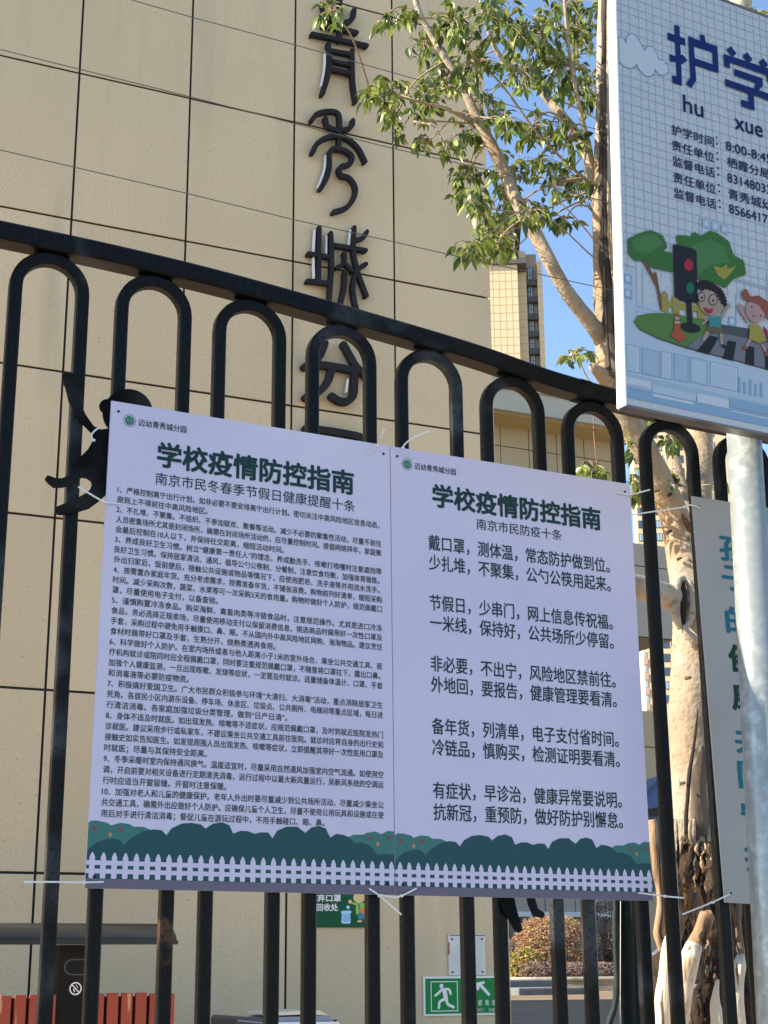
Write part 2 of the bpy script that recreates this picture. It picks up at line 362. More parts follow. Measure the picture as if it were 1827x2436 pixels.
character([A([(292,45),(318,130),(385,192),(460,212),(545,215),(598,172),(612,90)]), A([(302,248),(470,285),(636,322)]), A([(188,338),(460,395),(738,456)]), A([(468,-40),(466,180),(462,400)]),
           A([(348,440),(362,560),(345,760),(290,945)]), A([(590,505),(590,640),(598,850),(625,1020)]), (A([(365,505),(590,545)]), .9), (A([(380,610),(590,655)]), .8), (A([(375,695),(590,745)]), .9)],
          'topmost dark seal-script character on the wall, partly behind leaves', 11.5, [A([(325,520),(318,680),(285,850)])])
character([A([(182,1212),(235,1148),(330,1122),(425,1128),(462,1180),(462,1340),(455,1500)]), A([(320,1190),(338,1262),(400,1302),(460,1312),(545,1300),(590,1262),(598,1212)]),
           A([(192,1538),(235,1450),(320,1392),(445,1370),(560,1410),(655,1500),(722,1628)]), A([(272,1902),(330,1800),(360,1680),(358,1560),(400,1500),(505,1512),(585,1570),(578,1642),(535,1666),(480,1680),(458,1722),(482,1772),(555,1792),(615,1870),(620,1960),(570,2060),(500,2112),(405,2140)])],
          'curling seal-script character second from the top of the wall', 11.5, [A([(330,1560),(318,1700),(255,1880)])])
character([Bc([(248,165),(246,400),(243,690)]), Bc([(145,418),(350,452)]), Bc([(135,685),(345,708)]), Bc([(360,220),(370,500),(360,700),(345,880),(330,1010)]), Bc([(380,335),(700,388)]),
           Bc([(588,165),(580,380),(608,540),(640,650),(708,830)]), Bc([(702,522),(640,560),(595,640),(575,760),(590,880),(625,1010)]), (Bc([(712,205),(680,262),(600,288)]), .9),
           (Bc([(492,410),(490,505),(415,558)]), .8), (Bc([(498,515),(575,592)]), .8), Bc([(498,600),(490,740),(462,880),(430,1010)])],
          'third dark character on the wall, its foot hidden by the fence rail', 10.8, [Bc([(212,180),(200,420),(205,650)]), Bc([(325,240),(322,440)]), Bc([(560,180),(545,330)])])
character([Bc([(305,1290),(262,1400),(200,1470),(105,1525)]), Bc([(240,1500),(400,1520),(600,1560)]), Bc([(487,1305),(550,1420),(610,1520),(715,1620)]), Bc([(370,1540),(335,1660),(255,1755),(115,1822)]), Bc([(592,1545),(592,1700),(575,1810),(510,1862),(430,1848),(372,1808)])],
          'fourth dark character on the wall, seen through the arch of the fence', 17, [Bc([(535,1640),(520,1760)])])
character([(Bc([(120,2120),(370,2150),(620,2195)]), 1), Bc([(640,2200),(655,2260),(650,2500),(640,2800)]), Bc([(115,2140),(112,2400),(105,2760)]), Bc([(105,2770),(640,2830)]), Bc([(230,2300),(540,2340)]), Bc([(200,2430),(570,2480)]), Bc([(320,2450),(290,2580),(200,2680)]), Bc([(440,2460),(440,2600),(560,2660)])],
          'lowest dark character on the wall, mostly hidden behind the white notice', 17)

# ------------------------------------------------------------------ right wing of the school, far towers
YG = 34.0
def zz(u, Y=YG): return EYE.z+u*Y
wing = empty('school_wing', (10, YG, 1.05), 'low beige school wing with pale fascia behind the tree and bush', 'building')
b = MB(); b.box((9, YG, 1.05), (.668*YG, YG+8, zz(.43))); b.box((.668*YG, YG+.6, zz(.18)), (.683*YG, YG+8, zz(.30)))
b.build('wall', M['wingjoint'], wing)
TW = .0254*YG
def wing_panels(x0, x1, z0, z1, Y, mt, rowh=.0185*YG, n0=0):
    """cladding panels of the wing laid out in columns and rows"""
    x = x0
    while x < x1-.05:
        xe = min(x+TW, x1); z = z1
        while z > z0+.05:
            ze = max(z-rowh, z0)
            q = MB(); q.box((x+.012, Y-.03, ze+.012), (xe-.012, Y-.001, z-.012)); q.build('panel', mt, wing); z = ze
        x = xe
xa = .5578*YG
wing_panels(xa-TW, .668*YG, zz(.30), zz(.4075), YG, M['wingwall'], .0175*YG)
wing_panels(xa-TW, .668*YG, zz(.1877), zz(.30), YG, M['wingwall'], .0375*YG)
wing_panels(xa-TW, .668*YG, 1.05, zz(.052), YG, M['greyblock'], .044*YG)
b = MB(); b.box((.55*YG, YG-.03, zz(.052)), (.668*YG, YG-.001, zz(.1877)-.02)); b.build('wall_band', M['wingwall'], wing)
b = MB(); b.box((9, YG-.9, zz(.4065)), (.674*YG, YG+8, zz(.4068)+.02)); b.build('soffit', M['soffit'], wing)
b = MB(); b.box((8.9, YG-1.1, zz(.4065)+.03), (.676*YG, YG-.9, zz(.4065)+.75)); b.box((8.9, YG-1.18, zz(.4065)+.62), (.677*YG, YG-1.12, zz(.4065)+1.15)); b.box((8.9, YG-1.1, zz(.4065)+.76), (.676*YG, YG+8, zz(.4065)+1.05)); b.build('fascia', M['fascia'], wing)
b = MB(); b.box((.664*YG, YG-.4, zz(.2445)), (.7015*YG, YG+5, zz(.3205))); b.build('side_block', M['greyblock'], wing)
b = MB()
for u in (.2825, .302): b.box((.664*YG, YG-.405, zz(u)-.012), (.7015*YG+.01, YG-.39, zz(u)+.012))
b.box((.664*YG, YG-.402, zz(.2445)+.0), (.7018*YG, YG-.4, zz(.2445)+.03)); b.build('joint', M['wingjoint'], wing, kind='stuff')
b = MB(); b.box((.660*YG, YG-.3, 1.05), (.7005*YG, YG+5, zz(.1877))); b.build('lower_block', M['wingwall'], wing)
b = MB()
for u in (.16, .125, .09): b.box((.660*YG, YG-.306, zz(u)-.012), (.7008*YG, YG-.296, zz(u)+.012))
b.build('joint', M['wingjoint'], wing, kind='stuff')
b = MB(); b.box((.552*YG, YG-.16, zz(.034)), (.645*YG, YG-.05, zz(.0375))); b.tube([(.655*YG, YG-.12, 1.05), (.655*YG, YG-.12, zz(.12))], .06); b.build('pipe', M['white'], wing)
b = MB()
for i in range(14): b.box((.553*YG+i*.3, YG-.12, 1.05), (.553*YG+i*.3+.05, YG-.05, zz(.033)))
b.build('railing', M['step'], wing, kind='stuff')

TN = Vector((-.46, -.888, 0)).normalized()
def tower_plane(x, y, dist):
    p = EYE+ray(x, y)*dist/ray(x, y).length
    return Plane(Vector((p.x, p.y, EYE.z)), Vector((-TN.y, TN.x, 0)) if False else Vector((.888, -.46, 0)), Vector((0, 0, 1)))
P1 = tower_plane(1200, 900, 250)
t1 = empty('apartment_tower', P1.O, 'tall beige tiled apartment tower with a dark window column against the sky', 'building')
def tp(P, x, y): return P.px(x, y)
u0, _ = tp(P1, 1100, 800); u1, _ = tp(P1, 1236, 800); u2, _ = tp(P1, 1259, 800); u3, _ = tp(P1, 1286, 800); u4, _ = tp(P1, 1298, 800)
vt = tp(P1, 1195, 630)[1]; vtop = tp(P1, 1190, 512)[1]; vb2 = tp(P1, 1270, 578)[1]
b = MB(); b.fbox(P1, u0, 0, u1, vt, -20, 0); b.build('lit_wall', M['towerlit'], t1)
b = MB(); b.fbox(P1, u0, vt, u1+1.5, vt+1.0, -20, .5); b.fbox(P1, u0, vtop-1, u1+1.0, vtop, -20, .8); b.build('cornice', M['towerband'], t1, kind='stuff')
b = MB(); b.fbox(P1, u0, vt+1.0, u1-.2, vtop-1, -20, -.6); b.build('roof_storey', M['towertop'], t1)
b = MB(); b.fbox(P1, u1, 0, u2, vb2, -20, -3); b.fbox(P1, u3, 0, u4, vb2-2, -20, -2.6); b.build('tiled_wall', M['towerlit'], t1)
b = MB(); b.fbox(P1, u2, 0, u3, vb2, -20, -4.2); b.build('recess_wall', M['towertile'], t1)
b = MB()
v = 0
while v < vt:
    b.fbox(P1, u0, v-.03, u1, v+.03, 0, .03); v += 1.42
for i in range(9):
    u = u1-(i+1)*(u1-u0)/18*2; b.fbox(P1, u-.03, 0, u+.03, vt, 0, .025)
v = 0
while v < vb2-2:
    b.fbox(P1, u1, v-.03, u2, v+.03, -3, -2.97); b.fbox(P1, u3, v-.03, u4, v+.03, -2.6, -2.57); v += 1.42
b.build('tile_joint', M['towerjoint'], t1, kind='stuff')
wv = [tp(P1, 1265, 400+t*.2411)[1] for t in (945, 1112, 1284, 1456, 1628, 1800, 1972, 2144)]
for v in wv:
    uu = u2+.25; ue = u2+(u3-u2)*.62
    b = MB(); b.fbox(P1, uu, v-1.2, ue, v+1.25, -4.2, -4.05); o = b.build('window', M['winframe'], t1)
    m = MB(); um = (uu+ue)/2
    for (a, c_) in ((uu+.12, um-.06), (um+.06, ue-.12)):
        for (d, e) in ((v-1.08, v-.2), (v-.08, v+1.12)): m.fbox(P1, a, d, c_, e, -4.05, -4.02)
    m.build('pane', M['glasslight'], o)
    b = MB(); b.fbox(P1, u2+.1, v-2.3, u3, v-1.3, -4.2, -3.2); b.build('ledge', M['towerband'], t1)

P2 = tower_plane(1640, 1400, 330)
t2 = empty('apartment_block', P2.O, 'sunlit cream apartment block with rows of blue windows seen between fence bars', 'building')
uL = P2.px(1524, 1400)[0]; uR = P2.px(1752, 1400)[0]; vT = P2.px(1640, 985)[1]; vB = P2.px(1580, 1790)[1]
b = MB(); b.fbox(P2, uL, 0, uR, vT, -6, 0); b.build('wall', M['towerlit'], t2)
cols = [(1527, 1541, 0), (1548, 1562, 0), (1569.5, 1584, 0), (1588.5, 1601, 0), (1612, 1624, 0), (1632, 1645, 0), (1655, 1667, 0), (1690, 1704, 0), (1712, 1724, 0)]
vr = [P2.px(1580, 1150+t*.2262)[1] for t in (-210, -68, 70, 208)]; 
v = P2.px(1580, 1318)[1]; st = P2.px(1580, 1318)[1]-P2.px(1580, 1349.5)[1]
rows_ = [v+st*k for k in range(-16, 11)]
for (xa_, xb_, _) in cols:
    a = P2.px(xa_, 1400)[0]; c_ = P2.px(xb_, 1400)[0]
    for r in rows_:
        if r < 0 or r > vT-2: continue
        b = MB(); b.fbox(P2, a, r, c_, r+st*.58, -.05, .08); o = b.build('window', M['winframe'], t2)
        m = MB(); h = (a+c_)/2; m.fbox(P2, a+.12, r+.12, h-.06, r+st*.58-.12, .08, .1); m.fbox(P2, h+.06, r+.12, c_-.12, r+st*.58-.12, .08, .1)
        m.build('pane', M['glasslight'] if random.random() < .5 else M['glass'], o)
P3 = tower_plane(1548, 1620, 300)
t3 = empty('pink_block', P3.O, 'narrow far block with alternating pink and pale storeys beside the wing', 'building')
a = P3.px(1534, 1620)[0]; c_ = P3.px(1556, 1620)[0]; vT3 = P3.px(1545, 1540)[1]
b = MB(); b.fbox(P3, a, 0, c_, vT3, -20, 0); b.build('wall', M['towerlit'], t3)
v = 0
while v < vT3-1.6:
    b = MB(); b.fbox(P3, a, v, c_-1.0, v+1.2, 0, .3); b.build('pink_band', M['towerpink'], t3)
    b = MB(); b.fbox(P3, a, v+1.5, c_-1.2, v+2.5, 0, .1); b.build('window', M['glasslight'], t3); v += 2.9

# tent and parked car beyond
Yt = 22.0
q = [at(1500, 1898, Yt), at(1560, 1845, Yt), at(1660, 1880, Yt), at(1500, 1925, Yt), at(1660, 1922, Yt)]
b = MB(); top = [at(1500, 1900, Yt), at(1585, 1838, Yt+.8), at(1670, 1888, Yt)]; bot = [at(1500, 1930, Yt), at(1585, 1918, Yt-.4), at(1670, 1916, Yt)]
back = [p+Vector((0, 2.4, .0)) for p in (top[0], top[2])]
b.add([top[0], top[1], top[2], bot[0], bot[1], bot[2], back[0], back[1], back[0]-Vector((0,0,.3)), back[1]-Vector((0,0,.3))], [(3,4,1,0),(4,5,2,1),(0,1,6),(1,2,7),(6,1,7),(2,5,9,7),(0,6,8,3)], smooth=False)
tent = empty('canopy_tent', (top[1].x, Yt, 1.0), 'blue grey canopy tent standing in the yard behind the tree', 'tent')
b.build('roof', M['tent'], tent)
b = MB()
for p in (bot[0], bot[2], back[0], back[1]): b.tube([(p.x, p.y, 1.0), (p.x, p.y, p.z)], .03)
b.build('tent_legs', M['darkgrey'], tent, kind='stuff')
b = MB(); b.fbox(vplane(Yt+2.3), *vplane(Yt+2.3).px(1500, 2120), *vplane(Yt+2.3).px(1680, 1925), -.02, 0); b.build('under_tent_dark', M['darkgrey'], tent)  # dark sheet stands in for the darkness below the canopy

def car(loc, rz):
    t = empty('parked_car', loc, 'dark grey car parked behind the tree trunk', 'car'); Rz = Matrix.Rotation(rz, 3, 'Z')
    W = .86
    def ext(name, prof, hw, mt, hw2=None):
        m = MB(); n = len(prof); hw2 = hw2 or [hw]*n
        vs = [Vector(loc)+Rz @ Vector((a, s*hw2[i], z)) for s in (-1, 1) for i, (a, z) in enumerate(prof)]
        m.add(vs, [(i, (i+1) % n, n+(i+1) % n, n+i) for i in range(n)]+[tuple(range(n))[::-1], tuple(range(n, 2*n))]); return m.build(name, mt, t, bevel=.03)
    ext('body', [(-2.1,.3),(2.1,.3),(2.15,.65),(1.9,.82),(1.0,.92),(-1.9,.95),(-2.15,.8)], W, M['carpaint'])
    ext('cabin', [(-1.7,.93),(1.0,.90),(.35,1.38),(-.1,1.45),(-1.1,1.43)], .74, M['glass'], [.78,.78,.62,.6,.6])
    ext('roof', [(.3,1.40),(-.1,1.47),(-1.1,1.45),(-1.15,1.42)], .6, M['carpaint'])
    for a in (-1.3, 1.35):
        for s in (-1, 1):
            m = MB(); p = Vector(loc)+Rz @ Vector((a, s*.78, .33)); d = Rz @ Vector((0, .1, 0)); m.tube([p-d, p+d], .33, 20); wh = m.build('wheel', M['tyre'], t)
            m = MB(); d2 = Rz @ Vector((0, s*.105, 0)); m.tube([p, p+d2], .2, 14); m.build('rim', M['bluegrey'], wh)
cp = at(1590, 2300, 17.5); car(Vector((at(1590, 2300, 24).x+2.3, 24, .97)), R_(6))

# planter, steps, shrubs
pl = empty('stone_planter', at(1350, 2345, 29), 'curved stone planter edge with a sunlit cap under the bushes', 'planter')
def arc_wall(x0, x1, Y, zt, zb, dep, n=10, bow=.0):
    m = []
    for i in range(n+1):
        t = i/n; m.append((x0+(x1-x0)*t, Y-bow*math.sin(math.pi*t*.5)))
    return m
GZ = 1.05
pts = [(at(1215+i*50, 2330, 29).x, 29-.35*i**.7) for i in range(8)]
b = MB()
for (xa_, ya), (xb_, yb) in zip(pts[:-1], pts[1:]):
    b.add([(xa_, ya, GZ-.05), (xb_-.01, yb, GZ-.05), (xb_-.01, yb, 1.27), (xa_, ya, 1.27), (xa_, ya+.3, GZ), (xb_-.01, yb+.3, GZ), (xb_-.01, yb+.3, 1.27), (xa_, ya+.3, 1.27)], [(0,1,2,3),(3,2,6,7),(0,3,7,4),(1,5,6,2)])
b.build('kerb_stones', M['kerb'], pl)
b = MB(); b.tube([(x, y+.02, 1.285) for x, y in pts], .05, 8); b.build('cap', M['kerb'], pl)
b = MB(); b.add([(pts[0][0]-4, 29.2, 1.2), (pts[-1][0]+4, 27.5, 1.2), (pts[-1][0]+4, 33.9, 1.25), (pts[0][0]-4, 33.9, 1.25)], [(0,1,2,3)]); b.build('soil', M['soil'], pl)
stp = empty('garden_steps', (at(1280, 2350, 27).x, 27, GZ), 'two low grey stone steps in front of the planter', 'steps')
a0 = at(1150, 2350, 28).x; a1 = at(1318, 2350, 28).x; a2 = at(1375, 2360, 27).x
b = MB(); b.box((a0, 27.8, GZ-.1), (a1, 28.8, 1.29)); b.build('step', M['step'], stp, bevel=.03)
b = MB(); b.box((a0, 26.6, GZ-.3), (a2, 27.79, 1.155)); b.build('step', M['step'], stp, bevel=.03)

def leaves_blob(mb, c, r, n, size, mats_n, squash=1.0, low=None):
    for _ in range(n):
        d = Vector((random.gauss(0, 1), random.gauss(0, 1), random.gauss(0, 1))).normalized()
        k = 1-abs(random.gauss(0, .14))
        bump_ = 1+.13*noise.noise(d*2.6+Vector((c.x, 0, 0)))+.05*noise.noise(d*7)
        p = c+Vector((d.x*r[0], d.y*r[1], d.z*r[2]))*k*bump_
        if low is not None and p.z < low: continue
        a = Vector((random.gauss(0, 1), random.gauss(0, 1), random.gauss(0, 1))).normalized(); q = a.orthogonal().normalized(); s_ = size*random.uniform(.6, 1.3)
        mb.add([p-a*s_, p+q*s_*.5, p+a*s_, p-q*s_*.5], [(0,1,2,3)], random.choice(mats_n))
def shrub(name, px, Y, r, n, size, mats, label, cat='shrub', stem=True, group=None):
    c = at(px[0], px[1], Y); t = empty(name, (c.x, c.y, 1.2), label, cat, group)
    mb = MB(); leaves_blob(mb, c, r, n, size, list(range(len(mats))), low=1.18)
    mb.build('foliage', mats, t, kind='stuff')
    mb = MB()
    for i in range(16):
        a = random.uniform(0, 6.28); k = random.uniform(.3, .8)
        mb.tube([(c.x, c.y, 1.18), (c.x+math.cos(a)*r[0]*k*.5, c.y+math.sin(a)*r[1]*k*.5, c.z), (c.x+math.cos(a)*r[0]*k, c.y+math.sin(a)*r[1]*k, c.z+r[2]*random.uniform(.1, .8))], [.025, .015, .006], 5)
    mb.build('stems', M['drydark'], t)
shrub('round_shrub', (1318, 2262), 31, (1.02, .9, .80), 11000, .035, [M['drypink'], M['drypink'], M['drypink'], M['drygold']], 'round clipped shrub with russet and yellow winter leaves')
shrub('yellow_shrub', (1252, 2300), 30.3, (.42, .4, .42), 1800, .04, [M['drygold'], M['drygold'], M['drypink'], M['leaf3']], 'small yellow leaved shrub at the left foot of the round russet one')
shrub('dark_shrub', (1208, 2290), 31, (.4, .5, .45), 1800, .035, [M['drydark'], M['drygrey']], 'dark brown shrub left of the round russet one')
shrub('tall_shrub', (1448, 2225), 32.5, (.62, .6, .85), 4500, .035, [M['drypink'], M['drydark'], M['drydark']], 'taller shaded brown shrub behind and right of the round one')
hm = MB()
for i in range(9):
    c = at(1268+i*28, 2312, 29.9); leaves_blob(hm, c, (.30, .35, .22), 1100, .022, [0, 0, 1], low=1.2)
tag(hm.build('low_hedge', [M['drygrey'], M['drypink']]), 'low grey purple hedge row in front of the round russet shrub', 'hedge')

# ------------------------------------------------------------------ things on and by the wall
# green mask recycling sign
GP = vplane(YW-.012)
def gflat(mb, pts, d, mi=0): mb.flat(GP, [GP.px(x, y) for x, y in pts], d, mi)
gs = empty('mask_recycling_sign', GP.p(*GP.px(800, 2206)), 'dark green sign about discarded masks with a cartoon child beside a bin', 'sign')
x0, z0 = GP.px(722, 2206); x1, z1 = GP.px(893, 2090)
b = MB(); b.fbox(GP, x0, z0, x1, z1, -.008, 0); b.build('board', M['darkgreen'], gs)
b = MB()
def gtext(mb, P, s, xl, xr, yb, yt, d, bold=.0, mi=0, yb2=None):
    a, vb_ = P.px(xl, yb); c_, vb2 = P.px(xr, yb2 if yb2 is not None else yb); _, vt_ = P.px(xl, yt)
    text_fit(mb, P, s, a, c_, vb_, (vt_-vb_)/.92, d, bold, mi, rise=(vb2-vb_)/(c_-a))
gtext(b, GP, '废弃口罩', 748-17+4, 811, 2145, 2128, .002, .03); gtext(b, GP, '回收处', 752, 804, 2167, 2150, .002, .03); b.build('lettering', M['white'], gs, kind='stuff')
X = lambda l: [(540+a*.2532, 2100+b_*.2532) for a, b_ in l]
b = MB()
gflat(b, X([(1065,275),(1085,262),(1160,262),(1172,275),(1158,288),(1162,372),(1150,385),(1085,385),(1072,372),(1078,288)]), .002, 0)
for i in range(5): gflat(b, X([(1085+i*16,295),(1092+i*16,295),(1092+i*16,365),(1085+i*16,365)]), .0026, 1)
gflat(b, X(circle(1136, 230, 17, 14)), .002, 0)
b.build('printed_bin', [M['binblue'], M['binblue2']], gs, kind='stuff')
b = MB()
gflat(b, X([(1180,180),(1215,190),(1300,190),(1312,260),(1300,300),(1215,300),(1205,250),(1215,215),(1165,195)]), .002, 1)
gflat(b, X([(1225,195),(1245,200),(1260,260),(1306,290),(1306,345),(1230,345),(1225,300),(1245,270)]), .0026, 3)
gflat(b, X([(1250,235),(1308,235),(1308,290),(1275,295),(1250,270)]), .0032, 2)
gflat(b, X(circle(1240, 140, 56, 18, 50)), .0026, 0); gflat(b, X(circle(1155, 178, 18, 12)), .003, 0)
gflat(b, X(circle(1245, 362, 24, 12, 10)), .0028, 0); gflat(b, X(circle(1305, 362, 20, 12, 10)), .0028, 0)
gflat(b, X([(1188,105),(1200,80),(1290,80),(1302,105),(1270,96),(1225,98)]), .0034, 1)
b.build('printed_child', [M['skin'], M['limegreen'], M['orange'], M['tealcloth']], gs, kind='stuff')

# escape sign
es = empty('escape_route_sign', GP.p(*GP.px(1100, 2415)), 'bright green escape route sign with a running figure and an arrow', 'sign')
s5 = .18083
E5 = lambda l: [(960+a*s5, 2150+b_*s5) for a, b_ in l]
x0, z0 = GP.px(*E5([(268, 1480)])[0]); _, z1 = GP.px(*E5([(268, 958)])[0]); x1 = x0+.0+(GP.px(1212, 2370)[0]-x0)*.985
b = MB(); b.fbox(GP, x0, z0, x1, z1, -.008, 0); b.build('border', M['white'], es)
b = MB(); b.fbox(GP, x0+.014, z0+.014, x1-.014, z1-.014, 0, .0015); b.build('board', M['signgreen'], es)
b = MB()
fr = [GP.px(*p) for p in E5([(360,1018),(708,1018),(710,1420),(360,1420)])]; (fa, fb), (fc, fd) = fr[3], fr[1]
for q in ((fa, fb, fc, fb+.006), (fa, fd-.006, fc, fd), (fa, fb+.006, fa+.006, fd-.006), (fc-.006, fb+.006, fc, fd-.006)): b.fbox(GP, *q, .0015, .0025)
b.build('pictogram_frame', M['white'], es, kind='stuff')
b = MB()
gflat(b, E5(circle(496, 1082, 27, 16, 30)), .003)
for i, (l, wd) in enumerate([([(400+18,1205),(450,1180),(500,1130)], 34), ([(505,1130),(590,1125),(618,1185)], 34), ([(535,1140),(545,1200),(555,1250)], 62), ([(545,1250),(475,1290),(460,1370)], 36), ([(560,1255),(580,1320),(655,1360)], 38)]):
    q = [GP.px(*p) for p in E5(l)]; b.flat(GP, stroke(q, wd*s5*mpp(at(1050, 2370, YW)), 5), .003+.0004*i)
b.build('running_figure', M['white'], es, kind='stuff')
b = MB(); gflat(b, E5([(940,1040),(1055,1018),(1070,1045),(1030,1060),(1140,1190),(1115,1215),(1000,1090),(985,1140),(965,1140)]), .003); b.build('arrow', M['white'], es)
b = MB()
for i, ch in enumerate('应急避难场所'):
    gtext(b, GP, ch, E5([(799+90*i, 0)])[0][0], E5([(851+90*i, 0)])[0][0], E5([(0, 1338)])[0][1], E5([(0, 1262)])[0][1], .003, .01)
for i, ch in enumerate('EMERGENCY  SHELTER'):
    if ch != ' ':
        q = [GP.px(*E5([(809+28.2*i+a, b_)])[0]) for a, b_ in ((0, 1416), (19, 1376))]
        v_, f_ = glyphs(ch); x0_, x1_ = min(t[0] for t in v_), max(t[0] for t in v_); b.add([GP.p(q[0][0]+(t[0]-x0_)/(x1_-x0_)*(q[1][0]-q[0][0]), q[0][1]+t[1]/.7*(q[1][1]-q[0][1]), .003) for t in v_], f_)
b.build('lettering', M['white'], es, kind='stuff')

wp = empty('blank_plate', GP.p(*GP.px(1113, 2320)), 'blank white metal plate with a rusty left edge above the escape sign', 'plate')
(a, z0), (c_, z1) = GP.px(*E5([(597, 948)])[0]), GP.px(*E5([(1075, 398)])[0])
b = MB(); b.fbox(GP, a, z0, c_, z1, -.008, 0); b.build('sheet', M['plate'], wp, bevel=.004)
b = MB(); b.fbox(GP, a+.006, z1-.012, c_-.004, z1-.006, 0, .002); b.build('top_lip', M['screw'], wp)
b = MB(); b.flat(GP, [(a-.002, z0+.14), (a+.01, z0+.15), (a+.008, z0+.2), (a+.012, z0+.22), (a-.002, z0+.235)], .0015); b.build('rust_stain', M['rust'], wp)
for sx in (a+.03, c_-.03):
    for sz in (z0+.025, z1-.035):
        b = MB(); b.tube([GP.p(sx, sz, 0), GP.p(sx, sz, .004)], .007, 10); b.build('screw', M['screw'], wp)

# litter bin with roof
YB = 8.6; BP = vplane(YB)
K = lambda l: [BP.px(a*.2532, 2150+b_*.2532) for a, b_ in l]
lb = empty('litter_bin', Vector((BP.px(180, 2300)[0], YB+.2, .75)), 'roofed litter bin with red brown slats and a black middle post', 'litter bin')
xr = K([(1640, 330)])[0][0]; xl = 2*K([(735, 330)])[0][0]-xr; zt = K([(700, 222)])[0][1]; zl = K([(700, 345)])[0][1]; zu = K([(700, 385)])[0][1]
prof = []
for i in range(9):
    a_ = math.pi*i/16; prof.append((-(.34)*math.sin(a_)**1.0, zl+(zt-zl+.03)*math.cos(a_)))
b = MB(); vs = []; 
for x in (xl, xr): vs += [(x, YB+.30+dy, EYE.z+z) for dy, z in prof]+[(x, YB+.34, EYE.z+zl)]
n = len(prof)+1; b.add(vs, [(i, i+1, n+i+1, n+i) for i in range(n-2)]+[tuple(range(n))[::-1], tuple(range(n, 2*n)), (n-1, 0, n, 2*n-1)], 0, False)
b.build('roof', M['binroof'], lb)
b = MB(); b.box((xl, YB-.07, EYE.z+zu), (xr, YB-.04, EYE.z+zl)); b.box((xl, YB-.04, EYE.z+zu+.01), (xr, YB+.34, EYE.z+zl-.003)); b.build('roof_edge', M['blackplastic'], lb)
xc0 = K([(578, 500)])[0][0]; xc1 = xc0+2*(K([(700, 500)])[0][0]-xc0)+.03
b = MB(); b.box((xc0, YB+.05, .75), (xc1, YB+.4, EYE.z+zu)); b.build('middle_post', M['binblack'], lb)
FP = vplane(YB+.05)
hc = FP.px(182, 2150+595*.2532); b = MB(); b.flat(FP, stroke([(hc[0]-.028, hc[1]), (hc[0]+.045, hc[1])], .085, 2), .001); b.build('opening_rim', M['darkgrey'], lb)
b = MB(); b.flat(FP, stroke([(hc[0]-.026, hc[1]), (hc[0]+.043, hc[1])], .072, 2), .002); b.build('opening', M['hole'], lb)
sc_ = FP.px(709*.2532, 2150+797*.2532); b = MB(); r0, r1 = .027, .034
ring = [(r*math.cos(t), r*math.sin(t)) for t in (2*math.pi*i/24 for i in range(24)) for r in (r0, r1)]
b.add([FP.p(sc_[0]+u, sc_[1]+v, .0015) for u, v in ring], [(2*i, 2*i+1, (2*i+3) % 48, (2*i+2) % 48) for i in range(24)])
b.flat(FP, stroke([(sc_[0]-.02, sc_[1]+.02), (sc_[0]+.02, sc_[1]-.02)], .006, 1), .002)
b.flat(FP, stroke([(sc_[0]-.011, sc_[1]-.002), (sc_[0]-.004, sc_[1]-.016)], .006, 1), .0012); b.flat(FP, stroke([(sc_[0]+.002, sc_[1]+.02), (sc_[0]+.012, sc_[1]+.004)], .003, 1), .0012)
b.build('no_smoking_mark', M['white'], lb, kind='stuff')
zs = K([(700, 848)])[0][1]
b = MB()
pitch_ = (K([(1020, 850)])[0][0]-K([(885, 850)])[0][0])*1.0
for side in (0, 1):
    x = xc1+.012 if side else xc0-.012-(pitch_-.012)
    k = 0
    while (x < xr-.02 if side else x > xl-.02):
        m = MB(); hgt = zs+random.uniform(-.004, .003); m.box((x, YB, .83), (x+pitch_-.018, YB+.025, EYE.z+hgt)); o = m.build('slat', M['slat'], lb, bevel=.003)
        x += pitch_ if side else -pitch_; k += 1
for x0_, x1_ in ((xl+.02, xc0-.005), (xc1+.005, xr-.01)):
    m = MB(); m.box((x0_, YB+.03, .78), (x1_, YB+.38, EYE.z+zs-.02)); m.build('bin_box', M['binblack'], lb)

# grey lidded containers
YC = 8.9; CP = vplane(YC)
C7 = lambda l: [CP.px(540+a*.2532, 2100+b_*.2532) for a, b_ in l]
gb = empty('pale_top_container', (CP.px(720, 2430)[0], YC+.3, .75), 'blue grey plastic container with a pale board lying on its lid', 'container')
q = C7([(450,1305),(470,1262),(960,1250),(1005,1300)]); b = MB(); b.prism(CP, q+[(q[3][0]+.02, -.8+.0), (q[0][0]-.0, -.8)], -.5, 0); b.build('body', M['bluegrey'], gb, bevel=.02)
q = C7([(440,1330),(450,1310),(1030,1305),(1045,1330)]); b = MB(); b.prism(CP, q, -.52, .03); b.build('rim', M['white'], gb, bevel=.006)
q = C7([(440,1250),(452,1222),(700,1205),(880,1200),(965,1242),(700,1240)]); b = MB(); b.prism(CP, q, -.48, -.02); b.build('board', M['cream'], gb, bevel=.004)
pts_ = C7([(1035,1335),(1045,1300),(1060,1290),(1060,1335)]); b = MB()
b.tube([CP.p(*p, -.1) for p in C7([(1040,1340),(1048,1300),(1062,1292),(1060,1340)])], .008, 6); b.tube([CP.p(*p, -.12) for p in C7([(1060,1345),(1075,1305),(1095,1292),(1092,1345)])], .008, 6); b.build('handle', M['blackplastic'], gb)
gb2 = empty('dark_container', (CP.px(600, 2430)[0], YC+.2, .75), 'dark grey plastic container left of the pale topped one', 'container')
q = C7([(80,1290),(90,1262),(110,1254),(320,1268),(330,1290)]); b = MB(); b.prism(CP, q+[(q[4][0], -.8), (q[0][0], -.8)], -.45, .02); b.build('body', M['darkgrey'], gb2, bevel=.015)
